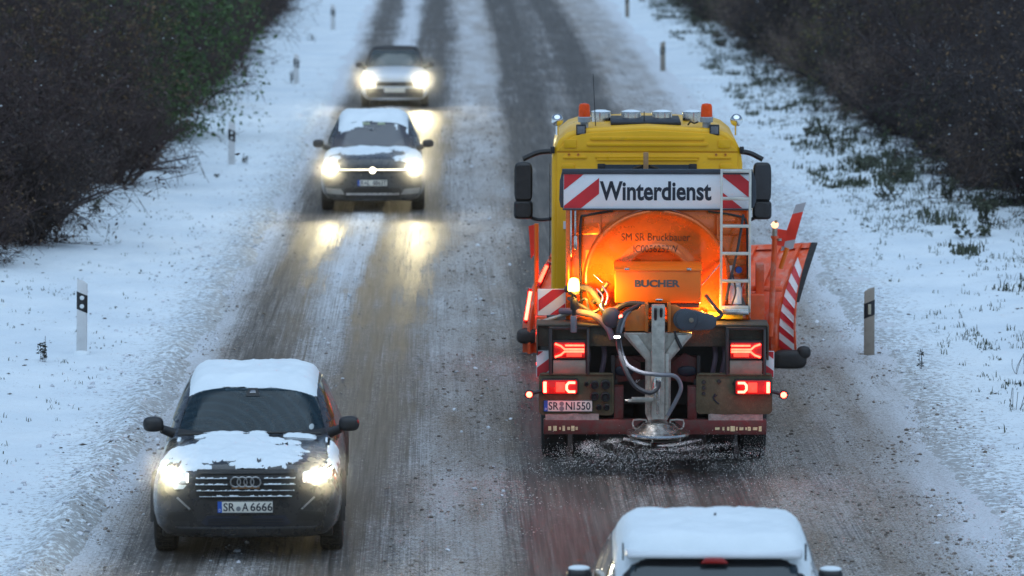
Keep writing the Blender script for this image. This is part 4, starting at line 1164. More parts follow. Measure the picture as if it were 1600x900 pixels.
MB().box(-0.95, -0.90, 0.46, 0.60, 1.64, 2.82).box(0.955, 1.0, 0.46, 0.60, 1.64, 2.82).box(-0.95, 1.0, 0.47, 0.56, 1.625, 1.665).build('corner_post', MT['orange'], H_, 0.008)
MB().box(-0.905, -0.885, 0.42, 0.50, 2.3, 2.79).box(-0.86, -0.84, 0.40, 0.52, 2.50, 2.79).box(-0.865, -0.83, 0.39, 0.40, 2.38, 2.52).build('latch_bar', MT['steel'], H_, 0.004)
MB().tube([(-0.78, 0.50, 1.75), (-0.80, 0.49, 2.3), (-0.79, 0.49, 2.68), (-0.74, 0.49, 2.73), (-0.45, 0.5, 2.78)], 0.014, 7, 4).build('cable', MT['black'], H_)
MB().tube([(0.97, 0.42, 1.75), (0.965, 0.42, 2.3), (0.95, 0.44, 2.66), (0.86, 0.46, 2.73), (0.55, 0.5, 2.77)], 0.013, 7, 4).build('cable', MT['black'], H_)
for xa_ in (-0.60, 0.645): MB().box(xa_, xa_ + 0.02, 0.525, 0.562, 1.67, 2.79).build('seam_rib', MT['orange'], H_, 0.004)
MB().cyl((0.44, 0.44, 1.95), (0.68, 0.44, 2.22), 0.008).cyl((-0.56, 0.46, 2.02), (-0.70, 0.5, 2.14), 0.006).build('stay_wire', MT['steel'], H_)
MB().box(-0.74, -0.50, 0.545, 0.558, 2.16, 2.36).build('data_plate', M('orange_label', (0.80, 0.25, 0.04), 0.5), H_)
MB().box(-0.72, -0.66, 0.50, 0.552, 1.95, 2.16).build('cover_strip', MT['orange'], H_, 0.005)
MB().box(0.685, 0.965, 0.52, 0.56, 2.20, 2.26).build('wall_rib', MT['orange_dirty'], H_, 0.006)
MB().box(0.55, 0.92, 0.38, 0.56, 1.645, 1.72).build('yellow_skid', M('yellow_skid_paint', (0.62, 0.42, 0.02), 0.5, dirt=0.3), H_, 0.008)
dbv = bvh_of(dish)
for o_ in (text('SM SR Bruckbauer', 0.725, 0.082, (0.0, 0.0, 2.50), MT['printbrown'], H_, bold=0.0, extrude=0.0008), text('IC0056252W', 0.47, 0.075, (0.0, 0.0, 2.375), MT['printbrown'], H_, bold=0.0, extrude=0.0008)):
    for v in o_.data.vertices:
        h_ = dbv.ray_cast(Vector((v.co.x, -5, v.co.z)), Vector((0, 1, 0)))
        v.co.y = (h_[0].y if h_[0] else 0.55) - 0.0015 + v.co.y
tf = []
for k in range(13):
    a = math.pi * k / 12
    tf.append((0.025 + 0.955 * math.copysign(abs(math.cos(a)) ** 0.3, math.cos(a)), 2.50 + 0.17 * abs(math.sin(a)) ** 0.5))
MB().prism(tf, 0.75, 5.58).build('tarpaulin_cover', MT['tarp'], H_, 0.02)
# warning board
sb = MB().box(-0.975, 1.0, 0.455, 0.497, 2.805, 3.175).build('warning_board', MT['signwhite'], T, 0.01)
MB().box(-0.99, 1.015, 0.44, 0.50, 3.172, 3.225).box(-0.985, 1.01, 0.44, 0.497, 2.79, 2.808).build('board_frame', MT['tarp'], sb, 0.012)
MB().prism([(1.0, 2.81), (1.03, 2.82), (1.055, 2.90), (1.05, 3.10), (1.02, 3.20), (1.0, 3.2)], 0.46, 0.52).prism([(-0.975, 2.81), (-1.005, 2.82), (-1.02, 2.90), (-1.015, 3.10), (-0.99, 3.20), (-0.975, 3.2)], 0.46, 0.52).build('end_cap', MT['tarp'], sb, 0.006)
text('Winterdienst', 1.175, 0.205, (-0.005, 0.452, 2.995), MT['ink'], sb, bold=0.028)
def clip_poly(poly, x0, x1, z0, z1):
    def cut(P, f, inter):
        out = []
        for i in range(len(P)):
            a, b = P[i], P[(i + 1) % len(P)]
            if f(a): out.append(a)
            if f(a) != f(b): out.append(inter(a, b))
        return out
    def ix(v): return lambda a, b: (v, a[1] + (b[1] - a[1]) * (v - a[0]) / (b[0] - a[0]))
    def iz(v): return lambda a, b: (a[0] + (b[0] - a[0]) * (v - a[1]) / (b[1] - a[1]), v)
    for f, it in ((lambda p: p[0] >= x0, ix(x0)), (lambda p: p[0] <= x1, ix(x1)), (lambda p: p[1] >= z0, iz(z0)), (lambda p: p[1] <= z1, iz(z1))):
        poly = cut(poly, f, it)
        if len(poly) < 3: return None
    return poly
def stripes(parent, x0, x1, z0, z1, y, period, direction, phase=0.0, slope=0.8, plate_y=None):
    if plate_y is not None: MB().box(x0, x1, y, plate_y, z0, z1).build('striped_plate_back', MT['white'], parent, 0.004)
    k = -20
    while k < 20:
        s = (k * period + phase); k += 1
        h = z1 - z0; dx = h / slope * direction
        P = [(x0 + s, z0), (x0 + s + period / 2, z0), (x0 + s + period / 2 + dx, z1), (x0 + s + dx, z1)]
        c = clip_poly(P, x0, x1, z0, z1)
        if c: MB().prism(c, y - 0.003, y - 0.0005).build('red_stripe', MT['red'], parent)
stripes(sb, -0.97, -0.60, 2.812, 3.17, 0.454, 0.42, 1, -0.03)
stripes(sb, 0.68, 0.995, 2.812, 3.17, 0.454, 0.42, -1, 0.02)

# stripe plates at the truck's corners
for (x0, x1, z0, z1, y, dr, ph) in ((-1.24, -0.955, 1.66, 1.93, 0.6, 1, 0.12), (-1.25, -1.10, 1.06, 1.33, 0.15, 1, 0.20), (1.10, 1.235, 1.06, 1.33, 0.15, -1, 0.06)):
    bp_ = MB().box(x0 - 0.006, x1 + 0.006, y + 0.004, y + 0.02, z0 - 0.006, z1 + 0.006).build('striped_plate', MT['white'], T, 0.004)
    stripes(bp_, x0, x1, z0, z1, y + 0.003, 0.33, dr, ph, 0.75)
MB().cyl((-1.2, 0.5, 1.60), (-0.9, 0.45, 1.70), 0.02).cyl((-1.23, 0.3, 1.2), (-1.23, 0.5, 1.62), 0.02).build('plate_stay', MT['galv'], T)
MB().superell((-1.16, 0.25, 1.30), (0.075, 0.05, 0.28), 3).build('left_fender', M('grimy_grey_fender', (0.22, 0.21, 0.21), 0.6, dirt=0.5), T)

# control box
bx = MB().box(-0.435, 0.47, 0.10, 0.50, 1.845, 2.19).build('control_box', MT['orange_box'], T, 0.02)
MB().prism([(0.095, 2.185), (0.095, 2.205), (0.50, 2.245), (0.52, 2.19)], -0.445, 0.48, 'yz').build('lid', MT['orange_box'], bx, 0.006)
text('BUCHER', 0.475, 0.078, (0.01, 0.0985, 2.055), MT['printgrey'], bx, bold=0.045, extrude=0.001)
MB().superell((0.03, 0.088, 1.885), (0.045, 0.02, 0.014), 2.3).build('handle', MT['steel'], bx)
for x in (-0.31, 0.34): MB().box(x - 0.025, x + 0.025, 0.07, 0.13, 2.195, 2.22).build('hinge', MT['steel'], bx, 0.004)
MB().box(-0.40, 0.45, 0.12, 0.5, 1.80, 1.84).build('box_shelf', MT['dark'], T)

# ladder
ld = empty('ladder', (0, 0, 0)); ld.parent = T
for x in (0.685, 0.985): MB().box(x - 0.013, x + 0.013, 0.33, 0.38, 1.72, 3.235).build('rail', MT['ladder'], ld, 0.004)
for z in (3.215, 2.925, 2.635, 2.345, 2.055, 1.775): MB().box(0.695, 0.975, 0.325, 0.385, z - 0.017, z + 0.017).build('rung', MT['ladder'], ld, 0.006)
MB().box(0.70, 0.975, 0.30, 0.40, 1.70, 1.76).build('step_box', MT['steel'], ld, 0.006)
MB().box(0.76, 0.90, 0.5, 0.545, 1.85, 2.02).build('tank_sticker', MT['signwhite'], H_, 0.004)
MB().box(0.76, 0.82, 0.5, 0.555, 2.05, 2.20).build('notice', MT['signwhite'], H_)
MB().cyl((0.88, 0.52, 2.15), (0.88, 0.555, 2.15), 0.035).build('notice_badge', MT['plateB'], H_)
MB().lathe([(0.01, 1.80), (0.07, 1.80), (0.075, 1.95), (0.06, 1.99), (0.01, 1.99)], (0.84, 0.47, 0), 18).build('fluid_reservoir', MT['signwhite'], T)

# lit amber beacon and its bracket
bc = MB().cyl((-0.865, 0.10, 1.62), (-0.865, 0.10, 1.95), 0.022).box(-0.90, -0.83, 0.06, 0.14, 1.78, 1.90).cyl((-0.865, 0.10, 1.94), (-0.865, 0.10, 1.975), 0.06).cyl((-0.865, 0.02, 1.66), (-0.865, 0.40, 1.60), 0.02).build('beacon', MT['black'], T, 0.004)
MB().cyl((-0.865, 0.02, 1.55), (-0.865, 0.02, 1.72), 0.035).build('pipe_joint', MT['hosegrey'], T, 0.006)
MB().lathe([(0.055, 1.975), (0.06, 1.99), (0.058, 2.06), (0.045, 2.10), (0.01, 2.115)], (-0.865, 0.10, 0), 20).build('beacon_dome', MT['amber'], bc)
al = bpy.data.lights.new('beacon_light', 'SPOT'); al.energy = 105; al.color = (1.0, 0.46, 0.05); al.spot_size = R(125); al.spot_blend = 0.9; al.shadow_soft_size = 0.05
ao = bpy.data.objects.new('beacon_light', al); COL.objects.link(ao); ao.parent = bc; ao.location = (-0.83, -0.02, 2.02)
ao.rotation_euler = Vector((0.55, 0.85, -0.22)).to_track_quat('-Z', 'Y').to_euler()

# second amber lamp, added unseen behind the drive motor to light the tank
b2 = MB().cyl((0.48, 0.30, 1.62), (0.48, 0.30, 1.69), 0.02).build('beacon', MT['black'], T)
MB().superell((0.48, 0.30, 1.71), (0.03, 0.03, 0.03), 2, 12, 8).build('beacon_dome', MT['amber'], b2)
point(b2, (0.50, 0.22, 1.74), 12, (1.0, 0.50, 0.10), 0.04)

# cab
cabx = 0.012
cp = [(-1.14, 1.05), (-1.135, 2.80), (-1.11, 2.96), (-1.05, 3.08), (-0.94, 3.17), (-0.80, 3.215), (0, 3.255), (0.80, 3.215), (0.94, 3.17), (1.05, 3.08), (1.11, 2.96), (1.135, 2.80), (1.14, 1.05)]
cp = [(x + cabx, z) for x, z in cp]
cab = MB().prism(cp, 6.0, 8.05).build('cab', MT['yellow'], T, 0.05, 3)
ins = lambda d: [(cabx + (x - cabx) * (1 - d / 1.13), 1.05 + (z - 1.05) * (1 - d / 2.2)) for x, z in cp]
up_ = [p for p in ins(0.055) if p[1] > 2.75]
up_ = [(up_[0][0], 2.945)] + [p for p in up_ if p[1] > 2.945] + [(up_[-1][0], 2.945)]
MB().prism(up_, 5.975, 6.01).build('rear_panel', MT['yellow'], cab, 0.012)
lo_ = [(-1.075 + cabx, 1.1), (-1.075 + cabx, 2.93), (1.075 + cabx, 2.93), (1.075 + cabx, 1.1)]
MB().prism(lo_, 5.98, 6.01).build('rear_panel', MT['yellow'], cab, 0.012)
for z, w, h, d in ((3.10, 0.68, 0.022, 0.02), (3.03, 0.72, 0.02, 0.024), (2.88, 0.62, 0.014, 0.016), (2.85, 0.60, 0.014, 0.02)):
    MB().prism(rrect(-w + cabx, w + cabx, z - h, z + h, h * 0.9), 5.98 - d, 5.99).build('pressed_bead', MT['yellow'], cab, 0.006)
for s in (-1, 1):
    MB().prism(rrect(*sorted((s * 0.72 + cabx, s * 1.0 + cabx)), 2.86, 2.885, 0.012), 5.965, 5.985).build('pressed_bead', MT['yellow'], cab, 0.004)
    MB().prism(rrect(*sorted((s * 0.86 + cabx, s * 1.02 + cabx)), 2.72, 2.80, 0.03), 5.966, 5.985).build('pressed_bead', MT['yellow'], cab, 0.006)
    MB().prism(rrect(*sorted((s * 0.84 + cabx, s * 0.99 + cabx)), 2.985, 3.09, 0.02), 5.962, 5.978).build('pressed_panel', MT['yellow'], cab, 0.006)
    for dx in (0.82, 0.93): MB().cyl((s * dx + cabx, 5.965, 2.91), (s * dx + cabx, 5.985, 2.91), 0.014, n=10).build('plug', MT['orange_dirty'], cab)
    MB().box(*sorted((s * 1.10 + cabx, s * 1.15 + cabx)), 5.97, 6.06, 2.92, 3.0).build('gutter_clip', MT['black'], cab, 0.006)
    MB().box(*sorted((s * 0.50 + cabx, s * 0.59 + cabx)), 5.95, 5.982, 2.70, 2.80).build('window_hinge', MT['black'], cab, 0.006)
MB().prism(rrect(-0.56 + cabx, 0.56 + cabx, 2.25, 2.79, 0.05), 5.968, 5.985).build('rear_window', MT['darkglass'], cab, 0.004)
MB().box(-0.985, -0.93, 5.965, 5.985, 2.02, 2.11).build('sticker', MT['signwhite'], cab)
mb = MB().box(-0.04, 0.02, 5.60, 5.66, 2.4, 2.965)
mb.build('hopper_front_post', MT['rusty'], T, 0.008)
MB().cyl((-0.05, 5.66, 2.80), (-0.2, 5.9, 2.72), 0.018).cyl((0.03, 5.66, 2.80), (0.18, 5.9, 2.72), 0.018).build('post_strut', MT['black'], T)
MB().box(-0.42, 0.42, 6.25, 7.3, 3.235, 3.275).build('roof_hatch', MT['black'], cab, 0.01)
for x in (-0.55, -0.185, 0.19, 0.56):
    d_ = MB().lathe([(0.12, 3.20), (0.122, 3.33), (0.118, 3.345), (0.06, 3.356), (0.01, 3.358)], (x + 0.02, 7.0, 0), 24).build('roof_lamp', MT['steel'], cab)
    MB().lathe([(0.01, 3.352), (0.09, 3.354), (0.119, 3.347), (0.06, 3.364), (0.01, 3.366)], (x + 0.02, 7.0, 0), 24).build('pale_cap', MT['snow'], d_)  # pale cap over the top of the drum
for s, x in ((-1, -0.735), (1, 0.72)):
    bq = MB().cyl((x, 6.12, 3.20), (x, 6.12, 3.30), 0.05).lathe([(0.03, 3.28), (0.075, 3.285), (0.08, 3.34), (0.072, 3.35)], (x, 6.12, 0), 20).build('roof_beacon', M('beacon_base_grey', (0.30, 0.32, 0.34), 0.4), cab)
    MB().lathe([(0.068, 3.345), (0.07, 3.36), (0.066, 3.47), (0.055, 3.50), (0.01, 3.51)], (x, 6.12, 0), 20).build('beacon_dome', MT['amberoff'], bq)
    xb = x - 0.04 if s < 0 else x + 0.09
    wl = MB().box(xb - 0.058, xb + 0.058, 5.98, 6.08, 3.14, 3.26).cyl((xb, 6.0, 3.10), (xb, 6.02, 3.15), 0.02).build('roof_work_lamp', MT['black'], cab, 0.012)
    MB().box(xb - 0.045, xb + 0.045, 5.972, 5.982, 3.155, 3.245).build('lamp_lens', M('dim_lamp_lens', (0.16, 0.16, 0.17), 0.25), wl, 0.006)
    xs2 = s * 1.075 + 0.015
    ball = MB().superell((xs2, 6.5, 3.28), (0.075, 0.09, 0.075), 2.0).cyl((xs2, 6.5, 3.1), (xs2, 6.5, 3.22), 0.02).build('side_spot_lamp', MT['chrome'], cab)
MB().tube([(0.62, 6.2, 3.28), (0.57, 6.15, 3.27), (0.53, 6.1, 3.29), (0.50, 6.15, 3.25)], 0.01, 6, 4).build('lamp_cable', MT['black'], cab)
MB().cyl((-0.60, 6.3, 3.2), (-0.63, 6.5, 3.83), 0.006, 0.004, 6).build('antenna', MT['black'], cab)
MB().cyl((-0.02, 6.3, 3.25), (-0.02, 6.3, 3.40), 0.008, 0.005, 6).build('antenna', MT['black'], cab)
# mirrors
for s in (-1, 1):
    xo = -1.60 if s < 0 else 1.58
    mr = MB().superell((xo * 0.925, 7.72, 2.42), (0.115, 0.09, 0.245), 5).superell((xo * 0.925, 7.70, 2.08), (0.12, 0.09, 0.115), 5).box(*sorted((xo * 0.925 - 0.09, xo * 0.925 + 0.09)), 7.66, 7.76, 2.1, 2.3).build('mirror', MT['black'], T)
    MB().prism(rrect(xo * 0.925 - 0.092, xo * 0.925 + 0.092, 2.22, 2.63, 0.03), 7.622, 7.64).build('mirror_glass', MT['mirrorglass'], mr)
    MB().prism(rrect(xo * 0.925 - 0.092, xo * 0.925 + 0.092, 2.0, 2.17, 0.04), 7.602, 7.62).build('wide_mirror_glass', MT['mirrorglass'], mr)
    MB().tube([(s * 1.11, 7.75, 2.80), (s * 1.3, 7.75, 2.78), (xo * 0.93, 7.73, 2.70)], 0.032, 8, 4).tube([(s * 1.12, 7.75, 1.96), (s * 1.3, 7.75, 1.95), (xo * 0.9, 7.73, 2.0)], 0.022, 8, 4).build('mirror_arm', MT['black'], mr)
    for k_ in (0,):
        MB().prism([(7.1, 1.4), (7.95, 1.4), (7.85, 2.6), (7.1, 2.7)], s * 1.15 - 0.004 + (0.02 if s > 0 else 0), s * 1.15 + 0.004 + (0.02 if s > 0 else 0), 'yz').build('side_window', MT['darkglass'], cab)

# snow plough: conical curved blade, right end trailing
PLW = empty('snow_plough', (0, 0, 0)); PLW.parent = T
PL, PR_ = Vector((-1.50, 9.75, 0.03)), Vector((1.95, 8.42, 0.03))
along = (PR_ - PL).normalized(); ahead = Vector((-along.y, along.x, 0))
if ahead.y < 0: ahead = -ahead
def blade_pt(s, t, off=0.0):
    h = 1.18 + 0.28 * s
    th = 0.25 + 1.35 * t
    rad = h / 1.25
    y = rad * (1 - math.sin(0.25 + 1.35 * 0.42 + (t - 0.42) * 0.0)) * 0
    curve = 2.1 * max(0.0, t - 0.28) ** 2 - 0.03 * t
    p = PL + (PR_ - PL) * s + ahead * (curve) + Vector((0, 0, h * t))
    p -= along * (0.15 * t * t * max(0.0, (s - 0.9) / 0.1) ** 2 if s > 0.9 else 0.0)
    return p - ahead * off
ns, ntt = 26, 14
vs = []; fs = []
for side in (0.0, 0.03):
    for i in range(ns + 1):
        for j in range(ntt + 1): vs.append(blade_pt(i / ns, j / ntt, side))
m_ = (ns + 1) * (ntt + 1)
for i in range(ns):
    for j in range(ntt):
        a = i * (ntt + 1) + j
        q = (a, a + ntt + 1, a + ntt + 2, a + 1)
        fs.append(q); fs.append(tuple(m_ + k for k in reversed(q)))
for i in range(ns):
    for j in (0, ntt):
        a = i * (ntt + 1) + j; b = a + ntt + 1
        fs.append((a, b, m_ + b, m_ + a))
for j in range(ntt):
    for i in (0, ns):
        a = i * (ntt + 1) + j; b = a + 1
        fs.append((a, b, m_ + b, m_ + a))
MB().add(vs, fs).build('blade', MT['plow_red'], PLW)
def rib(s0, s1, depth, t0=0.0, t1=1.0, mat='plow_red', name='blade_rib', n=14):
    vs = []; fs = []
    for j in range(n + 1):
        t = t0 + (t1 - t0) * j / n
        vs += [blade_pt(s0, t, 0.028), blade_pt(s1, t, 0.028), blade_pt(s1, t, 0.028 + depth), blade_pt(s0, t, 0.028 + depth)]
    for j in range(n):
        for k in range(4): fs.append((j * 4 + k, j * 4 + (k + 1) % 4, j * 4 + 4 + (k + 1) % 4, j * 4 + 4 + k))
    fs += [(0, 1, 2, 3), (n * 4 + 3, n * 4 + 2, n * 4 + 1, n * 4)]
    return MB().add(vs, fs).build(name, MT[mat], PLW, 0, 2)
for s in (0.03, 0.12, 0.3, 0.5, 0.66, 0.76, 0.85): rib(s, s + 0.010, 0.11)
rib(0.922, 0.938, 0.13)
rib(0.0, 1.0, 0.05, 0.965, 1.0, name='top_flange', n=2)
# striped trailing wing with rubber edge
vs = []; fs = []
nb = 12
for k in range(nb):
    t0, t1 = 0.13 + 0.72 * k / nb, 0.13 + 0.72 * (k + 1) / nb
    a, b = 0.942, 0.995
    sh = 0.05
    q = [blade_pt(a, t0 + sh, 0.045), blade_pt(b, t0 - sh, 0.045), blade_pt(b, t1 - sh, 0.045), blade_pt(a, t1 + sh, 0.045)]
    q2 = [p - ahead * 0.006 for p in q]
    MB().add(q + q2, [(0, 1, 2, 3), (7, 6, 5, 4), (0, 4, 5, 1), (1, 5, 6, 2), (2, 6, 7, 3), (3, 7, 4, 0)]).build('red_stripe' if k % 2 == 0 else 'white_stripe', MT['red' if k % 2 == 0 else 'white'], PLW)
vs = []
for t in np.linspace(0.55, 1.0, 7):
    p = blade_pt(1.0, t, 0.01)
    w = 0.06 * math.sin((t - 0.5) * 3.6) + 0.02
    vs += [p, p + along * w + Vector((0, 0, 0)), p + along * w - ahead * 0.03, p - ahead * 0.03]
fs = []
for j in range(6):
    for k in range(4): fs.append((j * 4 + k, j * 4 + (k + 1) % 4, j * 4 + 4 + (k + 1) % 4, j * 4 + 4 + k))
fs += [(0, 1, 2, 3), (27, 26, 25, 24)]
MB().add(vs, fs).build('rubber_edge', MT['rubber'], PLW)
MB().superell(PR_ + Vector((-0.10, -0.05, 0.10)), (0.22, 0.10, 0.12), 3.2).superell(PR_ + Vector((0.08, -0.06, 0.19)), (0.09, 0.09, 0.08), 2.4).build('skid_shoe', MT['dark'], PLW)
MB().superell(PL + Vector((0.05, -0.08, 0.22)), (0.14, 0.12, 0.1), 3).build('skid_shoe', MT['dark'], PLW)
c = blade_pt(0.85, 0.35, 0.1)
MB().box(1.18, 1.52, 8.05, 8.3, 0.55, 0.98).box(1.20, 1.30, 8.2, 8.6, 0.9, 1.3).box(1.42, 1.52, 8.2, 8.45, 0.5, 1.35).box(0.6, 1.3, 8.05, 8.25, 0.5, 0.8).cyl((1.25, 8.2, 1.05), (1.75, 8.5, 1.0), 0.035).build('lift_frame', MT['plow_red'], PLW, 0.012)
for x0_, z0_, z1_ in ((1.05, 0.62, 0.74),): MB().box(x0_, x0_ + 0.12, 8.0, 8.1, z0_, z1_).build('hydraulic_coupling', MT['black'], PLW, 0.01)
def marker(x, y, z0, z1, lit, flagdir, lean):
    p = MB().cyl((x, y, z0), (x + lean, y, z1), 0.036).cyl((x + lean, y, z1), (x + lean, y, z1 + 0.03), 0.05).build('marker_pole', MT['plow_red'], PLW)
    lm = MB().cyl((x + lean, y, z1 + 0.03), (x + lean, y, z1 + 0.13), 0.035).cyl((x + lean + 0.06, y, z1 - 0.03), (x + lean + 0.06, y, z1 + 0.0), 0.03).build('marker_lamp', MT['galv'], PLW)
    MB().superell((x + lean, y - 0.02, z1 + 0.17), (0.045, 0.045, 0.045), 2, 12, 8).build('lamp_glass', lamp_mat('marker_bulb', (1.0, 0.5, 0.25), 1.4), lm)
    return p
marker(1.60, 8.15, 0.45, 1.68, True, 1, 0.045)
MB().tube([(1.64, 8.15, 1.84), (1.66, 8.1, 1.90)], 0.02, 6, 2).build('lamp_bracket', MT['rusty'], PLW)
fl = MT['flagred'] = M('fluorescent_red_flag', (0.90, 0.045, 0.02), 0.6, var=0.1)
MT['flagwhite'] = M('flag_grey_white', (0.45, 0.42, 0.44), 0.5, var=0.1)
def flag(base, dx, h, w, bend=0.0, segs=10):
    def ring(k):
        t = k / segs
        cx = base[0] + dx * t + bend * t * t; wz = w * (1 - 0.2 * t)
        return [(cx - wz, base[1] + 0.02 * math.sin(t * 7), base[2] + h * t), (cx + wz, base[1] + 0.02 * math.sin(t * 7 + 1), base[2] + h * t + 0.03)]
    return ring
rg = flag((1.80, 8.15, 1.52), 0.13, 0.58, 0.08, 0.04)
f0 = MB().cyl((1.72, 8.15, 1.30), (1.80, 8.15, 1.56), 0.03).build('flag_stem', MT['orange_box'], PLW)
for a, b, mt, nm in ((0, 2, 'flagwhite', 'flag_tip'), (2, 8, 'flagred', 'flag'), (8, 10, 'flagwhite', 'flag_tip')):
    vs = []; fs = []
    for k in range(a, b + 1):
        r_ = ring_ = rg(k)
        vs += [r_[0], r_[1], (r_[1][0], r_[1][1] + 0.008, r_[1][2]), (r_[0][0], r_[0][1] + 0.008, r_[0][2])]
    for j in range(b - a):
        for k in range(4): fs.append((j * 4 + k, j * 4 + (k + 1) % 4, j * 4 + 4 + (k + 1) % 4, j * 4 + 4 + k))
    fs += [(0, 1, 2, 3), tuple((b - a) * 4 + q for q in (3, 2, 1, 0))]
    MB().add(vs, fs).build(nm, MT[mt], PLW)
MB().prism([(1.64, 1.60), (1.76, 1.58), (1.80, 1.78), (1.68, 1.80)], 8.14, 8.15).build('flag', MT['flagred'], PLW)
# left marker board, flag and red light strips
MB().cyl((-1.33, 9.2, 0.6), (-1.33, 9.2, 1.75), 0.03).build('marker_pole', MT['orange_box'], PLW)
MB().prism([(-1.43, 1.72), (-1.36, 1.74), (-1.36, 1.36), (-1.40, 1.30)], 9.18, 9.19).build('flag', MT['flagred'], PLW)
ls = MB().cyl((-1.30, 9.1, 0.95), (-1.16, 9.1, 1.27), 0.03).build('marker_light', MT['redlens'], PLW)
mb = MB(); strip(mb, [(-1.285, 1.03), (-1.20, 1.22)], 0.04, 9.05, 9.065); mb.build('light_strip', MT['tail'], ls)
ls = MB().cyl((-1.47, 9.0, 0.50), (-1.41, 9.0, 0.95), 0.03).build('marker_light', MT['redlens'], PLW)
mb = MB(); strip(mb, [(-1.46, 0.56), (-1.405, 0.90)], 0.04, 8.95, 8.965); mb.build('light_strip', MT['tailstrong'], ls)
MB().box(-1.34, -1.12, 8.9, 9.2, 0.25, 0.60).box(-1.33, -1.25, 8.95, 9.1, 0.55, 0.9).build('side_bracket', MT['plow_red'], PLW, 0.02)
for (x, z) in ((-1.29, 0.52), (-1.29, 0.13), (-1.275, 0.19)):
    ml = MB().cyl((x, 7.9, z), (x, 7.98, z), 0.04).build('side_marker', MT['redlens'], T)
    MB().superell((x, 7.895, z), (0.03, 0.02, 0.03), 2, 10, 6).build('bulb', MT['tail'], ml)

# ------------------------------------------------------------------ cars (local: the end that faces the camera is at -y)
SECT = [(0, 0.0), (0.45, 0.0), (0.72, 0.01), (0.88, 0.06), (0.965, 0.17), (0.995, 0.32), (1.0, 0.46), (0.99, 0.60), (0.968, 0.72), (0.935, 0.81), (0.885, 0.88), (0.81, 0.935), (0.66, 0.972), (0.45, 0.990), (0.22, 0.998), (0, 1.0)]
def car_body(stations, mat, parent, name='body'):
    st = catmull(stations, 5)
    half = len(SECT); vs = []; fs = []
    m = 2 * half - 2
    for y, zb, zt, hw in st:
        ring = [(a * hw, y, zb + b * (zt - zb)) for a, b in SECT] + [(-a * hw, y, zb + b * (zt - zb)) for a, b in SECT[-2:0:-1]]
        vs += ring
    for i in range(len(st) - 1):
        for k in range(m): fs.append((i * m + k, i * m + (k + 1) % m, (i + 1) * m + (k + 1) % m, (i + 1) * m + k))
    fs += [tuple(range(m)), tuple(range((len(st) - 1) * m, len(st) * m))]
    return MB().add(vs, fs).build(name, mat, parent, sharp=50)
def cabin_shell(levels, mat, parent, name='cabin', n=72, e=5.5, cut=None, bow=0.16, crown=0.048):
    """levels: (z, y_front, y_back, half width)"""
    lv = catmull(levels, 4)
    top = lv[-1]
    zt, yf, yb, hw = top
    lv = lv + [np.array([zt + 0.4 * crown, yf + 0.05, yb - 0.05, hw - 0.045]), np.array([zt + 0.67 * crown, yf + 0.16, yb - 0.14, hw - 0.13]), np.array([zt + 0.88 * crown, yf + 0.36, yb - 0.3, hw - 0.28]), np.array([zt + crown, yf + 0.6, yb - 0.5, hw - 0.45])]
    pw = lambda t: math.copysign(abs(t) ** (2 / e), t)
    vs = []; fs = []
    for z, a, b, w in lv:
        yc, hl = (a + b) / 2, (b - a) / 2
        for k in range(n):
            t = 2 * math.pi * (k + 0.5) / n
            x = w * pw(math.cos(t)); y = yc + hl * pw(math.sin(t))
            if y < yc: y += bow * (x / max(w, 0.1)) ** 2 * min(1, (yc - y) / hl)
            vs.append((x, y, z))
    for i in range(len(lv) - 1):
        for k in range(n): fs.append((i * n + k, i * n + (k + 1) % n, (i + 1) * n + (k + 1) % n, (i + 1) * n + k))
    fs += [tuple(range((len(lv) - 1) * n, len(lv) * n))]
    full = BVHTree.FromPolygons(vs, fs)
    if cut is not None:
        fs = [f for f in fs if not cut(*(sum(vs[i][k] for i in f) / len(f) for k in range(3)))]
    o = MB().add(vs, fs).build(name, mat, parent, sharp=60)
    return o, full
def ring(mb, cx, y, cz, r, th, n=24):
    vs = []; fs = []
    for k in range(n):
        a = 2 * math.pi * k / n
        for q in range(6):
            b = 2 * math.pi * q / 6
            rr = r + th * math.cos(b)
            vs.append((cx + rr * math.cos(a), y + th * math.sin(b), cz + rr * math.sin(a)))
    for k in range(n):
        for q in range(6): fs.append((k * 6 + q, k * 6 + (q + 1) % 6, ((k + 1) % n) * 6 + (q + 1) % 6, ((k + 1) % n) * 6 + q))
    mb.add(vs, fs)
def beam(parent, loc, energy, pitch, yaw=0, size=70, col=(1.0, 0.85, 0.50), rad=0.06, blend=0.8):
    l = bpy.data.lights.new('headlight_beam', 'SPOT'); l.energy = energy; l.color = col; l.spot_size = R(size); l.spot_blend = blend; l.shadow_soft_size = rad
    o = bpy.data.objects.new('headlight_beam', l); COL.objects.link(o); o.parent = parent; o.location = loc
    o.rotation_euler = (R(90 + pitch), 0, R(180 + yaw))
    return o
def car_wheels(T_, hw, yf, yb, r=0.33, w=0.22):
    for y in (yf, yb):
        for s in (-1, 1):
            wheel(T_, s * (hw - w / 2 - 0.012), y, r, w)
def mirror_pair(T_, x, y, z, sx, mat, glassy=True):
    for s in (-1, 1):
        m = MB().superell((s * x, y, z), (sx, 0.085, 0.072), 2.8).cyl((s * (x - sx * 0.8), y + 0.02, z - 0.05), (s * (x - sx * 1.9), y + 0.06, z - 0.10), 0.042, 0.05).build('mirror', mat, T_)
        MB().prism(rrect(s * x - sx * 0.8, s * x + sx * 0.8, z - 0.055, z + 0.055, 0.03), y + 0.08, y + 0.09).build('mirror_glass', MT['mirrorglass'], m)

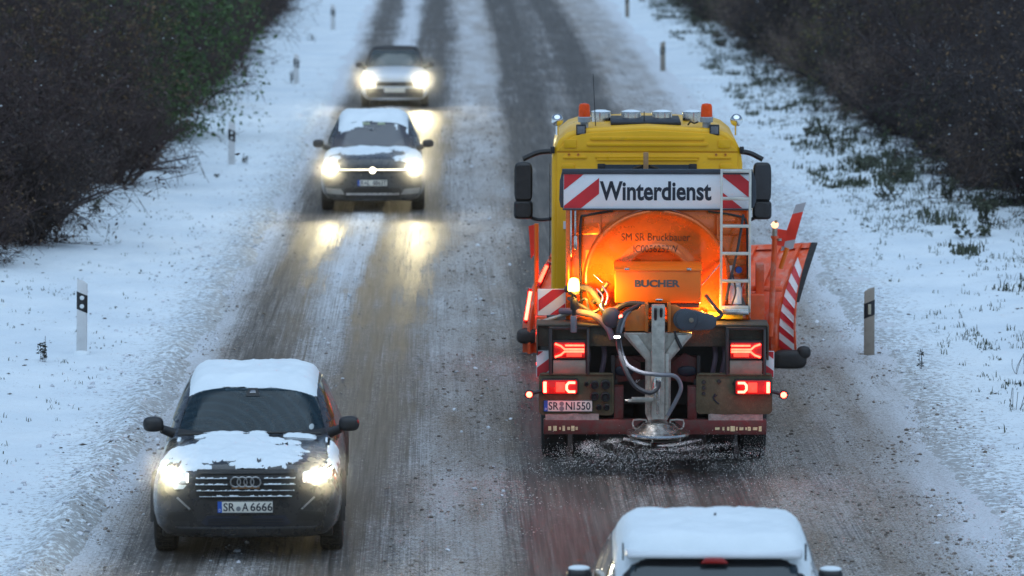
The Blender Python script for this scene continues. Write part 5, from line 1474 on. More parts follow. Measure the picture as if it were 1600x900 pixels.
MT['blackpaint'] = M('grimy_black_car_paint', (0.022, 0.022, 0.023), 0.28, var=0.2, dirt=0.16, dcol=(0.05, 0.045, 0.04), ds=6, speck=0.04, coat=0.6)
MT['greypaint'] = M('dark_grey_car_paint', (0.045, 0.05, 0.055), 0.3, dirt=0.35, dcol=(0.09, 0.085, 0.08), coat=0.4)
MT['whitepaint'] = M('white_car_paint', (0.72, 0.74, 0.76), 0.35, var=0.05, dirt=0.2, dcol=(0.4, 0.39, 0.37), coat=0.3)
MT['windscreen'] = glass_mat('windscreen_glass', (0.010, 0.026, 0.034), 0.25, (0.55, -0.5, -0.95))
MT['sideglass'] = glass_mat('side_window_glass', (0.015, 0.018, 0.02), 0.0)
MT['trim'] = M('car_black_trim', (0.012, 0.012, 0.012), 0.5, dirt=0.3, dcol=(0.08, 0.07, 0.06), speck=0.12)
MT['silver'] = M('satin_silver_trim', (0.5, 0.5, 0.5), 0.3, metal=0.9)
MT['seat'] = M('seat_fabric', (0.03, 0.03, 0.033), 0.9)
MT['skin'] = M('skin', (0.55, 0.34, 0.26), 0.5, var=0.06)
MT['coat'] = M('dark_jacket', (0.05, 0.05, 0.06), 0.85, bump=0.3, bs=25)
MT['hair'] = M('dark_hair', (0.03, 0.022, 0.018), 0.6)

# ---- dark compact crossover in front
A = empty('car', (-1.775, 38.05, 0.0), R(0.6), 'dirty black car with snow on bonnet and roof, nearest of the oncoming cars', 'car')
body = car_body([(-0.855, 0.40, 0.62, 0.52), (-0.85, 0.34, 0.74, 0.62), (-0.83, 0.29, 0.83, 0.71), (-0.79, 0.26, 0.90, 0.785), (-0.70, 0.235, 0.945, 0.845), (-0.5, 0.225, 0.975, 0.88), (-0.2, 0.22, 0.995, 0.893), (0.2, 0.22, 1.01, 0.897), (0.7, 0.22, 1.02, 0.897), (1.4, 0.22, 1.02, 0.89), (2.2, 0.22, 1.03, 0.893), (2.9, 0.24, 1.04, 0.88), (3.2, 0.30, 1.0, 0.83), (3.32, 0.42, 0.85, 0.7)], MT['blackpaint'], A)
bb = bvh_of(body)
def wcut(x, y, z): return z > 1.02 and z < 1.37 and y < 1.5 and abs(x) < 0.73 - (z - 1.0) * 0.42
cabin, cb = cabin_shell([(0.90, 0.40, 3.10, 0.85), (1.0, 0.58, 3.05, 0.81), (1.12, 0.80, 2.95, 0.765), (1.26, 1.06, 2.80, 0.70), (1.37, 1.29, 2.62, 0.635), (1.415, 1.44, 2.48, 0.59)], MT['blackpaint'], A, cut=wcut, crown=0.03)
drape('windscreen', cb, [(-0.725, 1.0), (0.725, 1.0), (0.60, 1.385), (-0.60, 1.385)], MT['windscreen'], A, 0.004, 0.05, thick=0.008)
drape('windscreen_frame', cb, [(-0.62, 1.365), (0.62, 1.365), (0.60, 1.405), (-0.60, 1.405)], MT['trim'], A, 0.008, 0.04)
drape('windscreen_frame', cb, [(-0.75, 0.985), (0.75, 0.985), (0.735, 1.025), (-0.735, 1.025)], MT['trim'], A, 0.008, 0.04)
for s in (-1, 1):
    drape('a_pillar', cb, [(s * 0.715, 0.99), (s * 0.79, 0.99), (s * 0.635, 1.40), (s * 0.59, 1.40)], MT['blackpaint'], A, 0.012, 0.04)
    drape('side_window', cb, [(0.95, 1.06), (2.6, 1.08), (2.5, 1.33), (1.42, 1.36)], MT['sideglass'], A, 0.006, 0.08, 'right' if s > 0 else 'left')
drape('mirror_mount', cb, [(-0.07, 1.30), (0.07, 1.30), (0.045, 1.36), (-0.045, 1.36)], MT['trim'], A, 0.014, 0.03)
drape('rear_view_mirror', cb, [(-0.03, 1.325), (0.03, 1.325), (0.022, 1.345), (-0.022, 1.345)], MT['silver'], A, 0.02, 0.02)
MB().tube([(-0.70, 0.50, 1.02), (-0.30, 0.49, 1.03), (0.10, 0.47, 1.025)], 0.012, 6, 3).tube([(-0.02, 0.50, 1.03), (0.35, 0.50, 1.035), (0.68, 0.52, 1.02)], 0.012, 6, 3).build('wiper', MT['trim'], A)
drape('sticker', cb, [(0.58 + 0.025 * math.cos(t), 1.05 + 0.022 * math.sin(t)) for t in np.linspace(0, 6.283, 11)[:-1]], M('pale_sticker', (0.45, 0.5, 0.5), 0.5), A, 0.012, 0.02)
# grille with slats and snow on them
gr = drape('grille', bb, [(-0.45, 0.895), (0.45, 0.895), (0.49, 0.80), (0.46, 0.65), (0.33, 0.61), (-0.33, 0.61), (-0.46, 0.65), (-0.49, 0.80)], MT['trim'], A, 0.012, 0.04)
gb = bvh_of(gr)
for z, w in ((0.872, 0.43), (0.818, 0.46), (0.762, 0.465), (0.706, 0.455), (0.652, 0.43)):
    drape('grille_slat', bb, [(-w, z - 0.011), (w, z - 0.011), (w, z + 0.006), (-w, z + 0.006)], MT['trim'], gr, 0.034, 0.05, thick=0.03)
    if z < 0.86:
        n = 20
        rr = random.Random(int(z * 1000))
        pts = [(-w + 2 * w * k / n, z + 0.004) for k in range(n + 1)] + [(w - 2 * w * k / n, z + 0.014 + 0.014 * rr.random()) for k in range(n + 1)]
        for sgx in (-1, 1):
            lo_, hi_ = (-w, -0.17) if sgx < 0 else (0.17, w)
            if z < 0.73: lo_, hi_ = (-w, 0.0) if sgx < 0 else (0.0, w)
            k = lo_
            mb = MB()
            while k < hi_ - 0.01:
                k2 = min(hi_, k + 0.04); za, zb_ = rr.uniform(0.0, 0.012), rr.uniform(0.0, 0.012)
                yy = []
                for xx in (k, k2):
                    h = bb.ray_cast(Vector((xx, -20, z)), Vector((0, 1, 0))); yy.append(h[0].y - 0.044 if h[0] else -0.9)
                mb.add([(k, yy[0], z), (k2, yy[1], z), (k2, yy[1], z + zb_ * 0.8), (k, yy[0], z + za * 0.8), (k2, yy[1] + 0.03, z + zb_), (k, yy[0] + 0.03, z + za)], [(0, 1, 2, 3), (3, 2, 4, 5)])
                k = k2
            mb.build('slat_snow', MT['snow'], gr, sharp=180)
em = MB()
ye = bb.ray_cast(Vector((0, -20, 0.79)), Vector((0, 1, 0)))[0].y - 0.055
for k in range(4): ring(em, -0.093 + 0.062 * k, ye - 0.002 * k, 0.79, 0.046, 0.007)
em.build('emblem', MT['silver'], gr)
drape('emblem_bar', bb, [(-0.13, 0.728), (0.13, 0.728), (0.13, 0.738), (-0.13, 0.738)], M('copper_trim', (0.35, 0.18, 0.08), 0.4, metal=0.8), gr, 0.04, 0.05)
pz = bb.ray_cast(Vector((0, -20, 0.56)), Vector((0, 1, 0)))[0].y - 0.02
plate(A, -0.265, 0.255, pz, 0.495, 0.612, [('SR', 0.105, -0.155), ('A', 0.06, -0.005), ('6666', 0.205, 0.145)], 0, 0, [(-0.068, 0.537, 0.022)])
drape('lower_grille', bb, [(-0.36, 0.47), (0.36, 0.47), (0.42, 0.40), (0.34, 0.365), (-0.34, 0.365), (-0.42, 0.40)], MT['ink'], A, 0.01, 0.04)
for z in (0.385, 0.41, 0.435): drape('lower_slat', bb, [(-0.35, z - 0.004), (0.35, z - 0.004), (0.35, z + 0.004), (-0.35, z + 0.004)], MT['trim'], A, 0.018, 0.06)
drape('radar_sensor', bb, [(-0.06, 0.39), (0.06, 0.39), (0.06, 0.47), (-0.06, 0.47)], MT['trim'], A, 0.022, 0.04)
drape('bumper_lip', bb, [(-0.62, 0.345), (0.62, 0.345), (0.66, 0.362), (-0.66, 0.362)], MT['greypaint'], A, 0.016, 0.05)
for s in (-1, 1):
    drape('side_intake', bb, [(s * 0.50, 0.52), (s * 0.72, 0.50), (s * 0.74, 0.42), (s * 0.46, 0.42)], MT['trim'], A, 0.008, 0.04)
    drape('bumper_blade', bb, [(s * 0.63, 0.645), (s * 0.645, 0.635), (s * 0.525, 0.525), (s * 0.51, 0.53)], MT['silver'], A, 0.014, 0.03)
    hl = drape('headlight', bb, [(s * 0.53, 0.865), (s * 0.80, 0.925), (s * 0.815, 0.87), (s * 0.79, 0.815), (s * 0.62, 0.765), (s * 0.53, 0.775)], MT['chrome'], A, 0.006, 0.04)
    hl.name = 'headlight'
    drape('lens', bb, [(s * 0.60, 0.85), (s * 0.785, 0.90), (s * 0.80, 0.855), (s * 0.77, 0.81), (s * 0.63, 0.785)], MT['head'], hl, 0.012, 0.03)
    drape('light_strip', bb, [(s * 0.535, 0.855), (s * 0.55, 0.86), (s * 0.55, 0.78), (s * 0.535, 0.785)], MT['drl'], hl, 0.012, 0.02)
    drape('lamp_snow', bb, [(s * 0.55, 0.755), (s * 0.70, 0.765), (s * 0.66, 0.715), (s * 0.58, 0.72)], MT['snow'], hl, 0.012, 0.03) if s < 0 else None
    beam(hl, (s * 0.70, -0.93, 0.84), 160, -3.5, s * 3, 26, blend=1.0)
    beam(hl, (s * 0.70, -0.93, 0.84), 22, -10, s * 3, 50, blend=1.0)
    beam(hl, (s * 0.70, -0.93, 0.84), 52, 5, 0, 95, blend=1.0)  # extra upward spot, added to light the mist before the lens
car_wheels(A, 0.905, 0.0, 2.6, 0.335, 0.22)
MB().box(-0.80, 0.80, -0.45, 2.9, 0.20, 0.30).build('underbody', MT['trim'], A, 0.02)
for s in (-1, 1):
    n = 16
    for yy in (0.0, 2.6):
        arch = MB()
        for k in range(n):
            a0, a1 = math.pi * k / n, math.pi * (k + 1) / n
            arch.add([(s * 0.885, yy + 0.37 * math.cos(a0), 0.335 + 0.37 * math.sin(a0)), (s * 0.885, yy + 0.37 * math.cos(a1), 0.335 + 0.37 * math.sin(a1)), (s * 0.915, yy + 0.40 * math.cos(a1), 0.335 + 0.40 * math.sin(a1)), (s * 0.915, yy + 0.40 * math.cos(a0), 0.335 + 0.40 * math.sin(a0)), (s * 0.885, yy + 0.43 * math.cos(a0), 0.335 + 0.43 * math.sin(a0)), (s * 0.885, yy + 0.43 * math.cos(a1), 0.335 + 0.43 * math.sin(a1))], [(0, 1, 2, 3), (3, 2, 5, 4)])
        arch.build('wheel_arch', MT['trim'], A)
mirror_pair(A, 0.945, 0.72, 1.09, 0.10, MT['black'])
MB().box(1.01, 1.04, 0.66, 0.74, 1.10, 1.13).build('turn_signal', MT['redlens'], A, 0.006)
# snow on roof and bonnet
def fb(x, y, s, seed): return float(fbm(np.array([x * s + 7.3]), np.array([y * s + 3.1]), 4, seed)[0])
def roof_mask(x, y):
    front = y - (1.30 + 0.10 * (fb(x, 0, 3.0, 4) - 0.5) - (0.06 if abs(x + 0.2) < 0.0 else 0))
    return min(front * 4, (0.63 - abs(x)) * 6, 1.0)
snow_cap('roof_snow', cb, (-0.66, 0.66), (1.24, 2.75), roof_mask, MT['snow'], A, 0.052, 0.03, 1.2)
BON = [(-0.48, 0.50), (0.12, 0.53), (0.20, 0.34), (0.30, 0.12), (0.50, -0.08), (0.56, -0.28), (0.44, -0.46), (0.50, -0.60), (0.34, -0.72), (0.0, -0.79), (-0.35, -0.75), (-0.62, -0.66), (-0.80, -0.48), (-0.84, -0.1), (-0.74, 0.02), (-0.62, -0.02), (-0.52, 0.18)]
def poly_sd(P, x, y):
    ins = False; best = 9
    for i in range(len(P)):
        (x0, y0), (x1, y1) = P[i], P[(i + 1) % len(P)]
        if (y0 > y) != (y1 > y) and x < (x1 - x0) * (y - y0) / (y1 - y0) + x0: ins = not ins
        t = max(0, min(1, ((x - x0) * (x1 - x0) + (y - y0) * (y1 - y0)) / ((x1 - x0) ** 2 + (y1 - y0) ** 2)))
        best = min(best, math.hypot(x - x0 - t * (x1 - x0), y - y0 - t * (y1 - y0)))
    return best if ins else -best
def bonnet_mask(x, y):
    return min(1.0, poly_sd(BON, x, y) * 4.2 + 2.0 * (fb(x, y, 6, 12) - 0.53) + 0.8 * (fb(x, y, 22, 14) - 0.5))
snow_cap('bonnet_snow', bb, (-0.84, 0.84), (-0.80, 0.56), bonnet_mask, MT['snow'], A, 0.034, 0.018, 0.75)
def fender_mask(x, y): return min(0.9, (0.055 - abs(x - 0.80 - (y + 0.2) * 0.01)) * 14 + 0.8 * (fb(x, y, 6, 19) - 0.5), (y + 0.45) * 6, (0.60 - y) * 6)
snow_cap('fender_snow', bb, (0.68, 0.89), (-0.5, 0.62), fender_mask, MT['snow'], A, 0.03, 0.02, 0.7)
def cowl_mask(x, y): return min(0.7, (y - 0.40) * 12, (0.58 - y) * 12, 2.2 * (fb(x, 0, 7, 22) - 0.36))
snow_cap('cowl_snow', bb, (-0.7, 0.74), (0.36, 0.6), cowl_mask, MT['snow'], A, 0.04, 0.02, 0.75)
# interior
MB().box(-0.66, 0.66, 0.62, 0.95, 0.75, 0.97).build('dashboard', MT['seat'], A, 0.05)
for s in (-1, 1):
    st_ = MB().superell((s * 0.36, 1.75, 0.95), (0.23, 0.10, 0.34), 3, rot=Matrix.Rotation(R(-14), 3, 'X')).box(s * 0.36 - 0.24, s * 0.36 + 0.24, 1.2, 1.75, 0.5, 0.66).build('seat', MT['seat'], A, 0.04)
    MB().superell((s * 0.36, 1.86, 1.30), (0.13, 0.06, 0.09), 3).build('headrest', MT['seat'], st_)
mb = MB(); vs = []
sw = MB(); ring(sw, 0, 0, 0, 0.18, 0.014, 24)
sw.v = [tuple(Vector((0.36, 1.06, 0.98)) + Matrix.Rotation(R(25), 3, 'X') @ Vector(v)) for v in sw.v]
sw.build('steering_wheel', MT['trim'], A)

# driver behind the windscreen: one skinned body, posed at the wheel
def skin_person(name, joints, edges, label, loc, root_i, mat):
    me = bpy.data.meshes.new(name)
    me.from_pydata([j[0] for j in joints], edges, [])
    o = bpy.data.objects.new(name, me); COL.objects.link(o)
    o.modifiers.new('skin', 'SKIN'); 
    for i, j in enumerate(joints):
        me.skin_vertices[0].data[i].radius = (j[1], j[1] * (j[2] if len(j) > 2 else 1))
        me.skin_vertices[0].data[i].use_root = (i == root_i)
    ss = o.modifiers.new('sub', 'SUBSURF'); ss.levels = 2; ss.render_levels = 2
    bpy.context.view_layer.update()
    dg = bpy.context.evaluated_depsgraph_get()
    mesh = bpy.data.meshes.new_from_object(o.evaluated_get(dg))
    bpy.data.objects.remove(o)
    r = put(name, mesh, mat, None, 180)
    r.location = loc
    return r
J = [((0, 0.05, 0), 0.15, 0.9), ((0, 0.10, 0.22), 0.15, 0.8), ((0, 0.15, 0.42), 0.16, 0.75), ((0, 0.15, 0.53), 0.075), ((0, 0.13, 0.60), 0.058), ((0, 0.10, 0.68), 0.09), ((0, 0.10, 0.78), 0.085),
     ((-0.19, 0.15, 0.48), 0.065), ((-0.25, -0.02, 0.27), 0.052), ((-0.18, -0.28, 0.34), 0.040), ((-0.16, -0.34, 0.40), 0.036),
     ((0.19, 0.15, 0.48), 0.065), ((0.25, -0.02, 0.27), 0.052), ((0.18, -0.28, 0.34), 0.040), ((0.16, -0.34, 0.40), 0.036),
     ((-0.10, -0.12, -0.02), 0.10), ((-0.12, -0.38, 0.03), 0.075), ((0.10, -0.12, -0.02), 0.10), ((0.12, -0.38, 0.03), 0.075)]
E_ = [(0, 1), (1, 2), (2, 3), (3, 4), (4, 5), (5, 6), (2, 7), (7, 8), (8, 9), (9, 10), (2, 11), (11, 12), (12, 13), (13, 14), (0, 15), (15, 16), (0, 17), (17, 18)]
drv_loc = Vector((-1.775 + 0.36, 38.05 + 1.52, 0.50))
drv = skin_person('person', J, E_, '', drv_loc, 0, MT['coat'])
tag(drv, 'driver in dark jacket holding the wheel behind the black car windscreen', 'person')
hd = MB().superell((0, 0.085, 0.735), (0.078, 0.098, 0.12), 2.3).superell((0, -0.012, 0.725), (0.013, 0.02, 0.022), 2).superell((-0.08, 0.10, 0.73), (0.012, 0.025, 0.032), 2).superell((0.08, 0.10, 0.73), (0.012, 0.025, 0.032), 2).build('head', MT['skin'], drv)
MB().superell((0, 0.115, 0.785), (0.088, 0.10, 0.09), 2.3).build('hair', MT['hair'], drv)
for s in (-1, 1):
    MB().superell((s * 0.03, -0.005, 0.745), (0.013, 0.008, 0.007), 2, 8, 6).build('eye', MT['ink'], drv)
    hm = MB().superell((s * 0.165, -0.36, 0.42), (0.025, 0.03, 0.045), 2.4, 10, 8)
    for k in range(4): hm.tube([(s * (0.18 - k * 0.004), -0.375, 0.395 + k * 0.02), (s * (0.165), -0.405, 0.40 + k * 0.02), (s * (0.145), -0.40, 0.405 + k * 0.019)], 0.0085, 6, 2)
    hm.tube([(s * 0.15, -0.35, 0.455), (s * 0.145, -0.375, 0.475)], 0.0095, 6, 1)
    hm.build('hand', MT['skin'], drv)
MB().superell((0, -0.005, 0.685), (0.024, 0.008, 0.006), 2, 8, 6).build('mouth', M('lips', (0.35, 0.14, 0.12), 0.5), drv)

# ---- second oncoming car: dark grey compact with light bar
B = empty('car', (-1.09, 70.85, 0.0), R(0.4), 'dark grey car with snow on roof and a lit bar across its nose', 'car')
body2 = car_body([(-0.86, 0.36, 0.66, 0.60), (-0.85, 0.30, 0.80, 0.70), (-0.82, 0.24, 0.90, 0.78), (-0.74, 0.22, 0.96, 0.85), (-0.5, 0.21, 1.0, 0.895), (-0.2, 0.21, 1.02, 0.91), (0.3, 0.21, 1.04, 0.912), (1.4, 0.21, 1.05, 0.91), (2.6, 0.22, 1.05, 0.90), (3.2, 0.28, 1.0, 0.84), (3.35, 0.42, 0.85, 0.7)], MT['greypaint'], B)
bb2 = bvh_of(body2)
cab2, cb2 = cabin_shell([(0.92, 0.42, 3.10, 0.86), (1.02, 0.60, 3.05, 0.83), (1.16, 0.86, 2.95, 0.78), (1.32, 1.16, 2.8, 0.70), (1.46, 1.42, 2.6, 0.635), (1.50, 1.52, 2.5, 0.60)], MT['greypaint'], B)
MT['screen2'] = glass_mat('mauve_windscreen', (0.055, 0.055, 0.065), 0.0)
drape('windscreen', cb2, [(-0.75, 1.03), (0.75, 1.03), (0.62, 1.45), (-0.62, 1.45)], MT['screen2'], B, 0.006, 0.06)
for x in (-0.13, 0.14): drape('painted_reflection', cb2, [(x - 0.07, 1.39), (x + 0.07, 1.39), (x + 0.06, 1.43), (x - 0.06, 1.43)], M('pale_green_reflection', (0.30, 0.34, 0.22), 0.6), B, 0.012, 0.04)  # greenish reflections in the windscreen, put on as coloured patches
for s in (-1, 1):
    drape('a_pillar', cb2, [(s * 0.74, 1.0), (s * 0.81, 1.0), (s * 0.66, 1.46), (s * 0.61, 1.46)], MT['greypaint'], B, 0.012, 0.05)
    drape('side_window', cb2, [(1.0, 1.08), (2.6, 1.10), (2.4, 1.40), (1.45, 1.42)], MT['sideglass'], B, 0.006, 0.1, 'right' if s > 0 else 'left')
    hl = drape('headlight', bb2, [(s * 0.55, 0.83), (s * 0.83, 0.91), (s * 0.86, 0.86), (s * 0.80, 0.74), (s * 0.60, 0.745)], MT['chrome'], B, 0.008, 0.05)
    drape('lens', bb2, [(s * 0.60, 0.82), (s * 0.80, 0.87), (s * 0.82, 0.83), (s * 0.76, 0.755), (s * 0.63, 0.755)], MT['head'], hl, 0.014, 0.04)
    beam(hl, (s * 0.72, -0.95, 0.80), 110, -4.0, s * 3, 26, blend=1.0)
    beam(hl, (s * 0.72, -0.95, 0.80), 60, -9, s * 4, 56, blend=1.0)
    beam(hl, (s * 0.72, -0.95, 0.80), 125, 5, 0, 105, blend=1.0)  # added spot that makes this car's mist halo glow
    drape('fog_surround', bb2, [(s * 0.55, 0.44), (s * 0.82, 0.46), (s * 0.80, 0.36), (s * 0.48, 0.34)], M('pale_fog_surround', (0.28, 0.28, 0.27), 0.5), B, 0.01, 0.05)
drape('light_bar', bb2, [(-0.56, 0.768), (0.56, 0.768), (0.56, 0.782), (-0.56, 0.782)], MT['drl'], B, 0.014, 0.06)
e2 = MB().cyl((0, bb2.ray_cast(Vector((0, -20, 0.765)), Vector((0, 1, 0)))[0].y - 0.025, 0.765), (0, bb2.ray_cast(Vector((0, -20, 0.765)), Vector((0, 1, 0)))[0].y, 0.765), 0.055, n=24).build('emblem', MT['drl'], B)
drape('upper_grille', bb2, [(-0.52, 0.755), (0.52, 0.755), (0.50, 0.715), (-0.50, 0.715)], MT['trim'], B, 0.01, 0.05)
drape('lower_grille', bb2, [(-0.46, 0.46), (0.46, 0.46), (0.56, 0.33), (0.44, 0.27), (-0.44, 0.27), (-0.56, 0.33)], MT['trim'], B, 0.01, 0.05)
drape('bumper_blade', bb2, [(-0.46, 0.335), (0.46, 0.335), (0.46, 0.37), (-0.46, 0.37)], MT['silver'], B, 0.02, 0.06)
p2 = bb2.ray_cast(Vector((0, -20, 0.55)), Vector((0, 1, 0)))[0].y - 0.02
plate(B, -0.265, 0.255, p2, 0.49, 0.605, [('R', 0.045, -0.18), ('L', 0.045, -0.07), ('8863T', 0.23, 0.12)], 0, 0, [(-0.125, 0.547, 0.02)])
car_wheels(B, 0.915, 0.0, 2.6, 0.335, 0.22)
MB().box(-0.8, 0.8, -0.45, 2.9, 0.19, 0.3).build('underbody', MT['trim'], B, 0.02)
mirror_pair(B, 0.97, 0.75, 1.10, 0.10, MT['black'])
def roof2(x, y): return min((y - 1.38 - 0.12 * (fb(x, 0, 4, 31) - 0.5)) * 4, (0.62 - abs(x)) * 6, 1)
snow_cap('roof_snow', cb2, (-0.66, 0.66), (1.28, 2.7), roof2, MT['snow'], B, 0.06, 0.04, 1.25)
def bonnet2(x, y): return min(0.9, 2.2 * (fb(x, y, 3.5, 33) - 0.42) + 0.8 * max(0, abs(x) - 0.35) + (y - 0.1) * 0.6, (0.55 - y) * 8, (y + 0.80) * 8)
snow_cap('bonnet_snow', bb2, (-0.86, 0.86), (-0.80, 0.58), bonnet2, MT['snow'], B, 0.05, 0.03, 0.75)
def ws2(x, y): return min(0.6, 2.0 * (fb(x, y, 9, 35) - 0.55) + (0.35 if x < -0.1 and y > 1.2 else -0.15))
snow_cap('windscreen_snow', cb2, (-0.62, 0.62), (1.15, 1.42), ws2, MT['snow'], B, 0.03, 0.02, 1.1)

# ---- third oncoming car: small hatchback with pale bonnet
Cc = empty('car', (-0.95, 95.8, 0.0), R(0.3), 'small car with white bonnet and dark windscreen, farthest of the oncoming cars', 'car')
Cc.scale = (0.96, 0.96, 0.93)
body3 = car_body([(-0.82, 0.34, 0.55, 0.52), (-0.81, 0.28, 0.68, 0.62), (-0.78, 0.22, 0.78, 0.70), (-0.68, 0.19, 0.86, 0.775), (-0.4, 0.18, 0.92, 0.82), (0.0, 0.18, 0.95, 0.828), (0.5, 0.18, 0.97, 0.83), (1.5, 0.18, 0.98, 0.83), (2.4, 0.2, 0.98, 0.82), (2.8, 0.28, 0.92, 0.76), (2.9, 0.4, 0.8, 0.64)], MT['whitepaint'], Cc)
bb3 = bvh_of(body3)
cab3, cb3 = cabin_shell([(0.86, 0.42, 2.75, 0.78), (0.96, 0.58, 2.7, 0.74), (1.10, 0.82, 2.6, 0.69), (1.25, 1.10, 2.5, 0.62), (1.34, 1.30, 2.35, 0.57), (1.37, 1.38, 2.3, 0.55)], MT['trim'], Cc)
MT['screen3'] = glass_mat('green_grey_windscreen', (0.05, 0.065, 0.06), 0.0)
drape('windscreen', cb3, [(-0.67, 0.98), (0.67, 0.98), (0.55, 1.33), (-0.55, 1.33)], MT['screen3'], Cc, 0.006, 0.06)
for s in (-1, 1):
    hl = drape('headlight', bb3, [(s * 0.50, 0.72), (s * 0.74, 0.80), (s * 0.77, 0.74), (s * 0.74, 0.62), (s * 0.54, 0.60)], MT['chrome'], Cc, 0.008, 0.05)
    drape('lens', bb3, [(s * 0.53, 0.71), (s * 0.72, 0.77), (s * 0.75, 0.73), (s * 0.72, 0.63), (s * 0.56, 0.615)], MT['head'], hl, 0.016, 0.04)
    beam(hl, (s * 0.65, -0.92, 0.68), 240, -3.5, s * 3, 26, blend=1.0)
    beam(hl, (s * 0.65, -0.92, 0.68), 70, -9, s * 4, 60, blend=1.0)
    beam(hl, (s * 0.65, -0.92, 0.68), 190, 4, 0, 105, blend=1.0)  # added upward spot for the glow in the mist
drape('grille', bb3, [(-0.42, 0.66), (0.42, 0.66), (0.46, 0.56), (-0.46, 0.56)], MT['trim'], Cc, 0.01, 0.05)
drape('lower_bumper', bb3, [(-0.70, 0.50), (0.70, 0.50), (0.70, 0.26), (-0.70, 0.26)], MT['greypaint'], Cc, 0.01, 0.06)
p3 = bb3.ray_cast(Vector((0, -20, 0.45)), Vector((0, 1, 0)))[0].y - 0.03
MB().box(-0.26, 0.26, p3 - 0.012, p3, 0.40, 0.51).build('number_plate', MT['plateY'], Cc, 0.004)
car_wheels(Cc, 0.835, 0.0, 2.4, 0.3, 0.19)
MB().box(-0.72, 0.72, -0.4, 2.5, 0.17, 0.28).build('underbody', MT['trim'], Cc, 0.02)
mirror_pair(Cc, 0.88, 0.70, 1.0, 0.09, MT['black'])

# ---- van in front, seen from behind: snow roof, rear window
V_ = empty('van', (2.0, 28.6, 0.0), R(-2.2), 'white van with snow-covered roof cut off by the bottom edge, behind the truck', 'van')
V_.scale = (1, 1, 0.962)
bodyv = car_body([(0.0, 0.45, 0.95, 0.80), (0.02, 0.36, 1.05, 0.86), (0.10, 0.30, 1.10, 0.895), (0.5, 0.24, 1.12, 0.90), (1.8, 0.22, 1.12, 0.90), (3.0, 0.22, 1.10, 0.90), (3.6, 0.22, 1.05, 0.885), (4.1, 0.26, 0.95, 0.82), (4.35, 0.4, 0.75, 0.6)], MT['whitepaint'], V_)
cabv, cbv = cabin_shell([(0.95, 0.02, 3.7, 0.885), (1.10, 0.03, 3.3, 0.87), (1.35, 0.07, 2.75, 0.81), (1.58, 0.16, 2.1, 0.735), (1.70, 0.24, 1.75, 0.685), (1.76, 0.32, 1.55, 0.64)], MT['whitepaint'], V_, e=7, bow=0.05)
MT['reartint'] = glass_mat('tinted_rear_window', (0.02, 0.035, 0.04), 0.0)
drape('tailgate_surround', cbv, [(-0.78, 1.0), (0.78, 1.0), (0.715, 1.675), (-0.715, 1.675)], MT['black'], V_, 0.006, 0.06)
drape('rear_window', cbv, [(-0.66, 1.06), (0.66, 1.06), (0.60, 1.62), (-0.60, 1.62)], MT['reartint'], V_, 0.022, 0.06)
sp = MB().prism([(-0.63, 0.13), (0.63, 0.13), (0.65, 0.36), (-0.65, 0.36)], 1.69, 1.725, 'xy').build('roof_spoiler', MT['whitepaint'], V_, 0.015)
MB().prism([(-0.10, 1.66), (0.10, 1.66), (0.065, 1.70), (-0.065, 1.70)], 0.10, 0.14).build('brake_lamp', MT['redlens'], sp, 0.006)
for s in (-1, 1):
    drape('side_window', cbv, [(0.35, 1.15), (2.5, 1.15), (2.0, 1.60), (0.45, 1.60)], MT['sideglass'], V_, 0.006, 0.1, 'right' if s > 0 else 'left')
    tl = drape('tail_lamp', cbv, [(s * 0.75, 0.98), (s * 0.84, 0.98), (s * 0.80, 1.40), (s * 0.735, 1.40)], MT['redlens'], V_, 0.012, 0.05)
    MB().box(*sorted((s * 0.652, s * 0.664)), 0.12, 0.19, 1.68, 1.80).build('roof_fin', MT['black'], V_)
car_wheels(V_, 0.905, 0.8, 3.5, 0.33, 0.21)
mirror_pair(V_, 0.98, 2.5, 1.085, 0.10, MT['black'])
for s in (-1, 1): MB().superell((s * 0.98, 2.5, 1.15), (0.085, 0.07, 0.022), 2.2).build('mirror_snow', MT['snow'], V_)
def vroof(x, y): return min((0.70 - abs(x)) * 7, (y - 0.24) * 9 + 0.15 * (fb(x, 0, 5, 44) - 0.5), (1.80 - y) * 6, 1.0)
snow_cap('roof_snow', cbv, (-0.72, 0.72), (0.16, 1.84), vroof, MT['snow'], V_, 0.055, 0.035, 1.3)
MB().cyl((0.03, 1.0, 1.80), (0.03, 0.97, 1.885), 0.014, 0.008, 8).build('antenna', MT['black'], V_)
MB().box(-0.6, 0.6, 0.5, 3.9, 0.2, 0.3).build('underbody', MT['trim'], V_)

# ------------------------------------------------------------------ salt thrown by the spinner disc (uncountable grains)
MT['salt'] = M('salt_grain', (0.80, 0.78, 0.74), 0.5, var=0.1)
cen = np.array([2.31 + 0.02, 42.0 - 0.14, 0.0])
pts = []
for k, (r, n) in enumerate(((0.37, 1700), (0.58, 2500), (0.84, 2900), (1.14, 2600), (1.5, 1800))):
    a = np.pi * (1.0 + RNG.beta(1.3, 1.9, n) * 1.05) - 0.1
    gate = fbm(a * 2.2 + k * 9.1, a * 0 + k, 3, 66) + 0.25 * RNG.random(n) > 0.47
    a = a[gate]; n = len(a)
    rr = r * (1 + 0.10 * (a - 4.0)) + 0.05 * np.sin(a * 3 + k) + RNG.normal(0, 0.022 + 0.022 * k, n)
    z = 0.47 - 0.11 * rr ** 1.6 + RNG.normal(0, 0.006 + 0.006 * k, n)
    pts.append(np.stack([cen[0] + rr * np.cos(a), cen[1] + rr * np.sin(a) * 0.9, np.maximum(z, 0.03)], -1))
n = 1700
a = np.pi * (0.9 + RNG.random(n) * 1.2); rr = 0.4 + 2.4 * RNG.random(n) ** 0.8
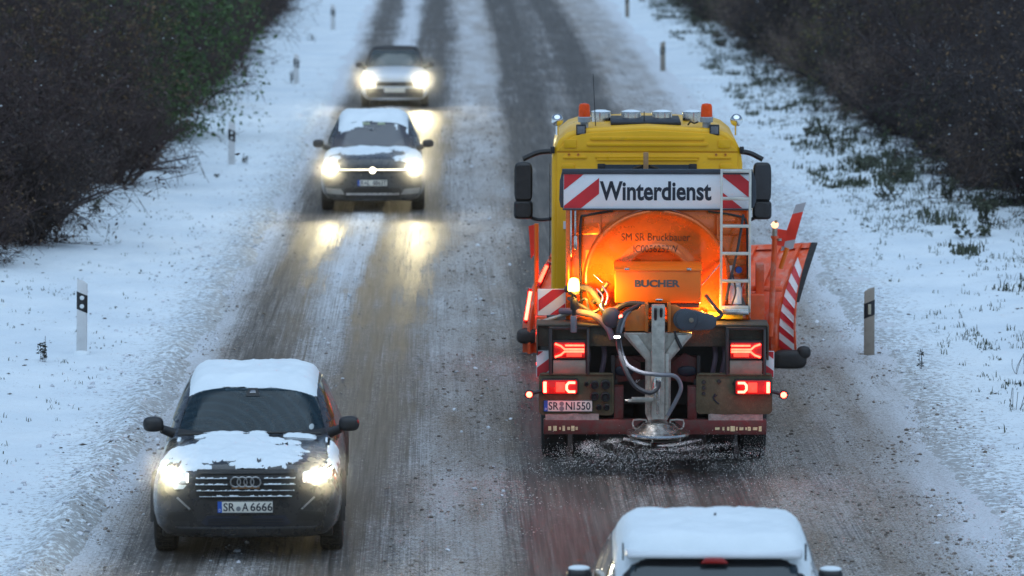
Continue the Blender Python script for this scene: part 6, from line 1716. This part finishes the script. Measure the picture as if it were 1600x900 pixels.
z = np.maximum(0.5 - 0.13 * rr ** 1.5 + RNG.normal(0, 0.07, n), 0.03)
pts.append(np.stack([cen[0] + rr * np.cos(a), cen[1] + rr * np.sin(a) * 0.8, z], -1))
n = 1500
pts.append(np.stack([2.31 + 1.15 + RNG.normal(0, 0.16, n), 42.3 + RNG.normal(0, 0.5, n), np.abs(RNG.normal(0, 0.25, n)) + 0.03], -1))
P = np.concatenate(pts)
S = 0.0016 + 0.0024 * RNG.random(len(P)) ** 2
o = scatter_lumps('salt_spray', P, S, OCT_V, OCT_F, MT['salt'], 0.3, 0.9)
tag(o, 'white salt grains flying in arcs below the spreader disc', 'salt', kind='stuff')

# ------------------------------------------------------------------ added mist spray imitating lens bloom before the oncoming cars' headlights
def halo(root, x, y, z, r, dens, label):
    halo_cloud(root, x, y, z, r, dens, label)
    halo_cloud(root, x, y + 0.03, z, r * 0.56, dens * 2.0, label.replace('fine snow spray glowing', 'denser inner added mist spray glowing'))
    halo_cloud(root, x, y + 0.05, z, r * 0.30, dens * 9, label.replace('fine snow spray glowing', 'dense core of added mist spray glowing'))
def halo_cloud(root, x, y, z, r, dens, label):
    m, nt, b = nodes('halo_mist_volume'); nt.nodes.remove(b)
    v = N(nt, 'VolumePrincipled'); v.inputs['Color'].default_value = (1.0, 0.98, 0.93, 1); v.inputs['Density'].default_value = dens; v.inputs['Anisotropy'].default_value = 0.3
    nt.links.new(v.outputs[0], nt.nodes['Material Output'].inputs['Volume'])
    mb = MB()
    for s in (-1, 1):
        mb.superell((root.location.x + s * x, root.location.y + y, max(z, r + 0.03)), (r, r, r), 2.0, 28, 16)
    o = mb.build('halo_mist', m, None, sharp=180)
    tag(o, label, 'mist', kind='stuff')
halo(A, 0.675, -0.97, 0.845, 0.35, 0.06, 'fine snow spray glowing before the headlights of the black car')
halo(B, 0.72, -1.0, 0.81, 0.56, 0.065, 'fine snow spray glowing before the headlights of the dark grey car')
halo(Cc, 0.62, -0.97, 0.68, 0.60, 0.07, 'fine snow spray glowing before the headlights of the farthest car')

# ------------------------------------------------------------------ misty air
hz = MB().box(-905, 905, -305, 1605, -1.3, 8.8).build('haze', None)
hm, nt, b = nodes('misty_air')
nt.nodes.remove(b)
vol = N(nt, 'VolumePrincipled')
vol.inputs['Color'].default_value = (0.85, 0.9, 1.0, 1)
vol.inputs['Density'].default_value = 0.00018
vol.inputs['Anisotropy'].default_value = 0.85
nt.links.new(vol.outputs[0], nt.nodes['Material Output'].inputs['Volume'])
hz.data.materials.append(hm)
tag(hz, 'thin cold winter mist over the road', 'haze', kind='stuff')
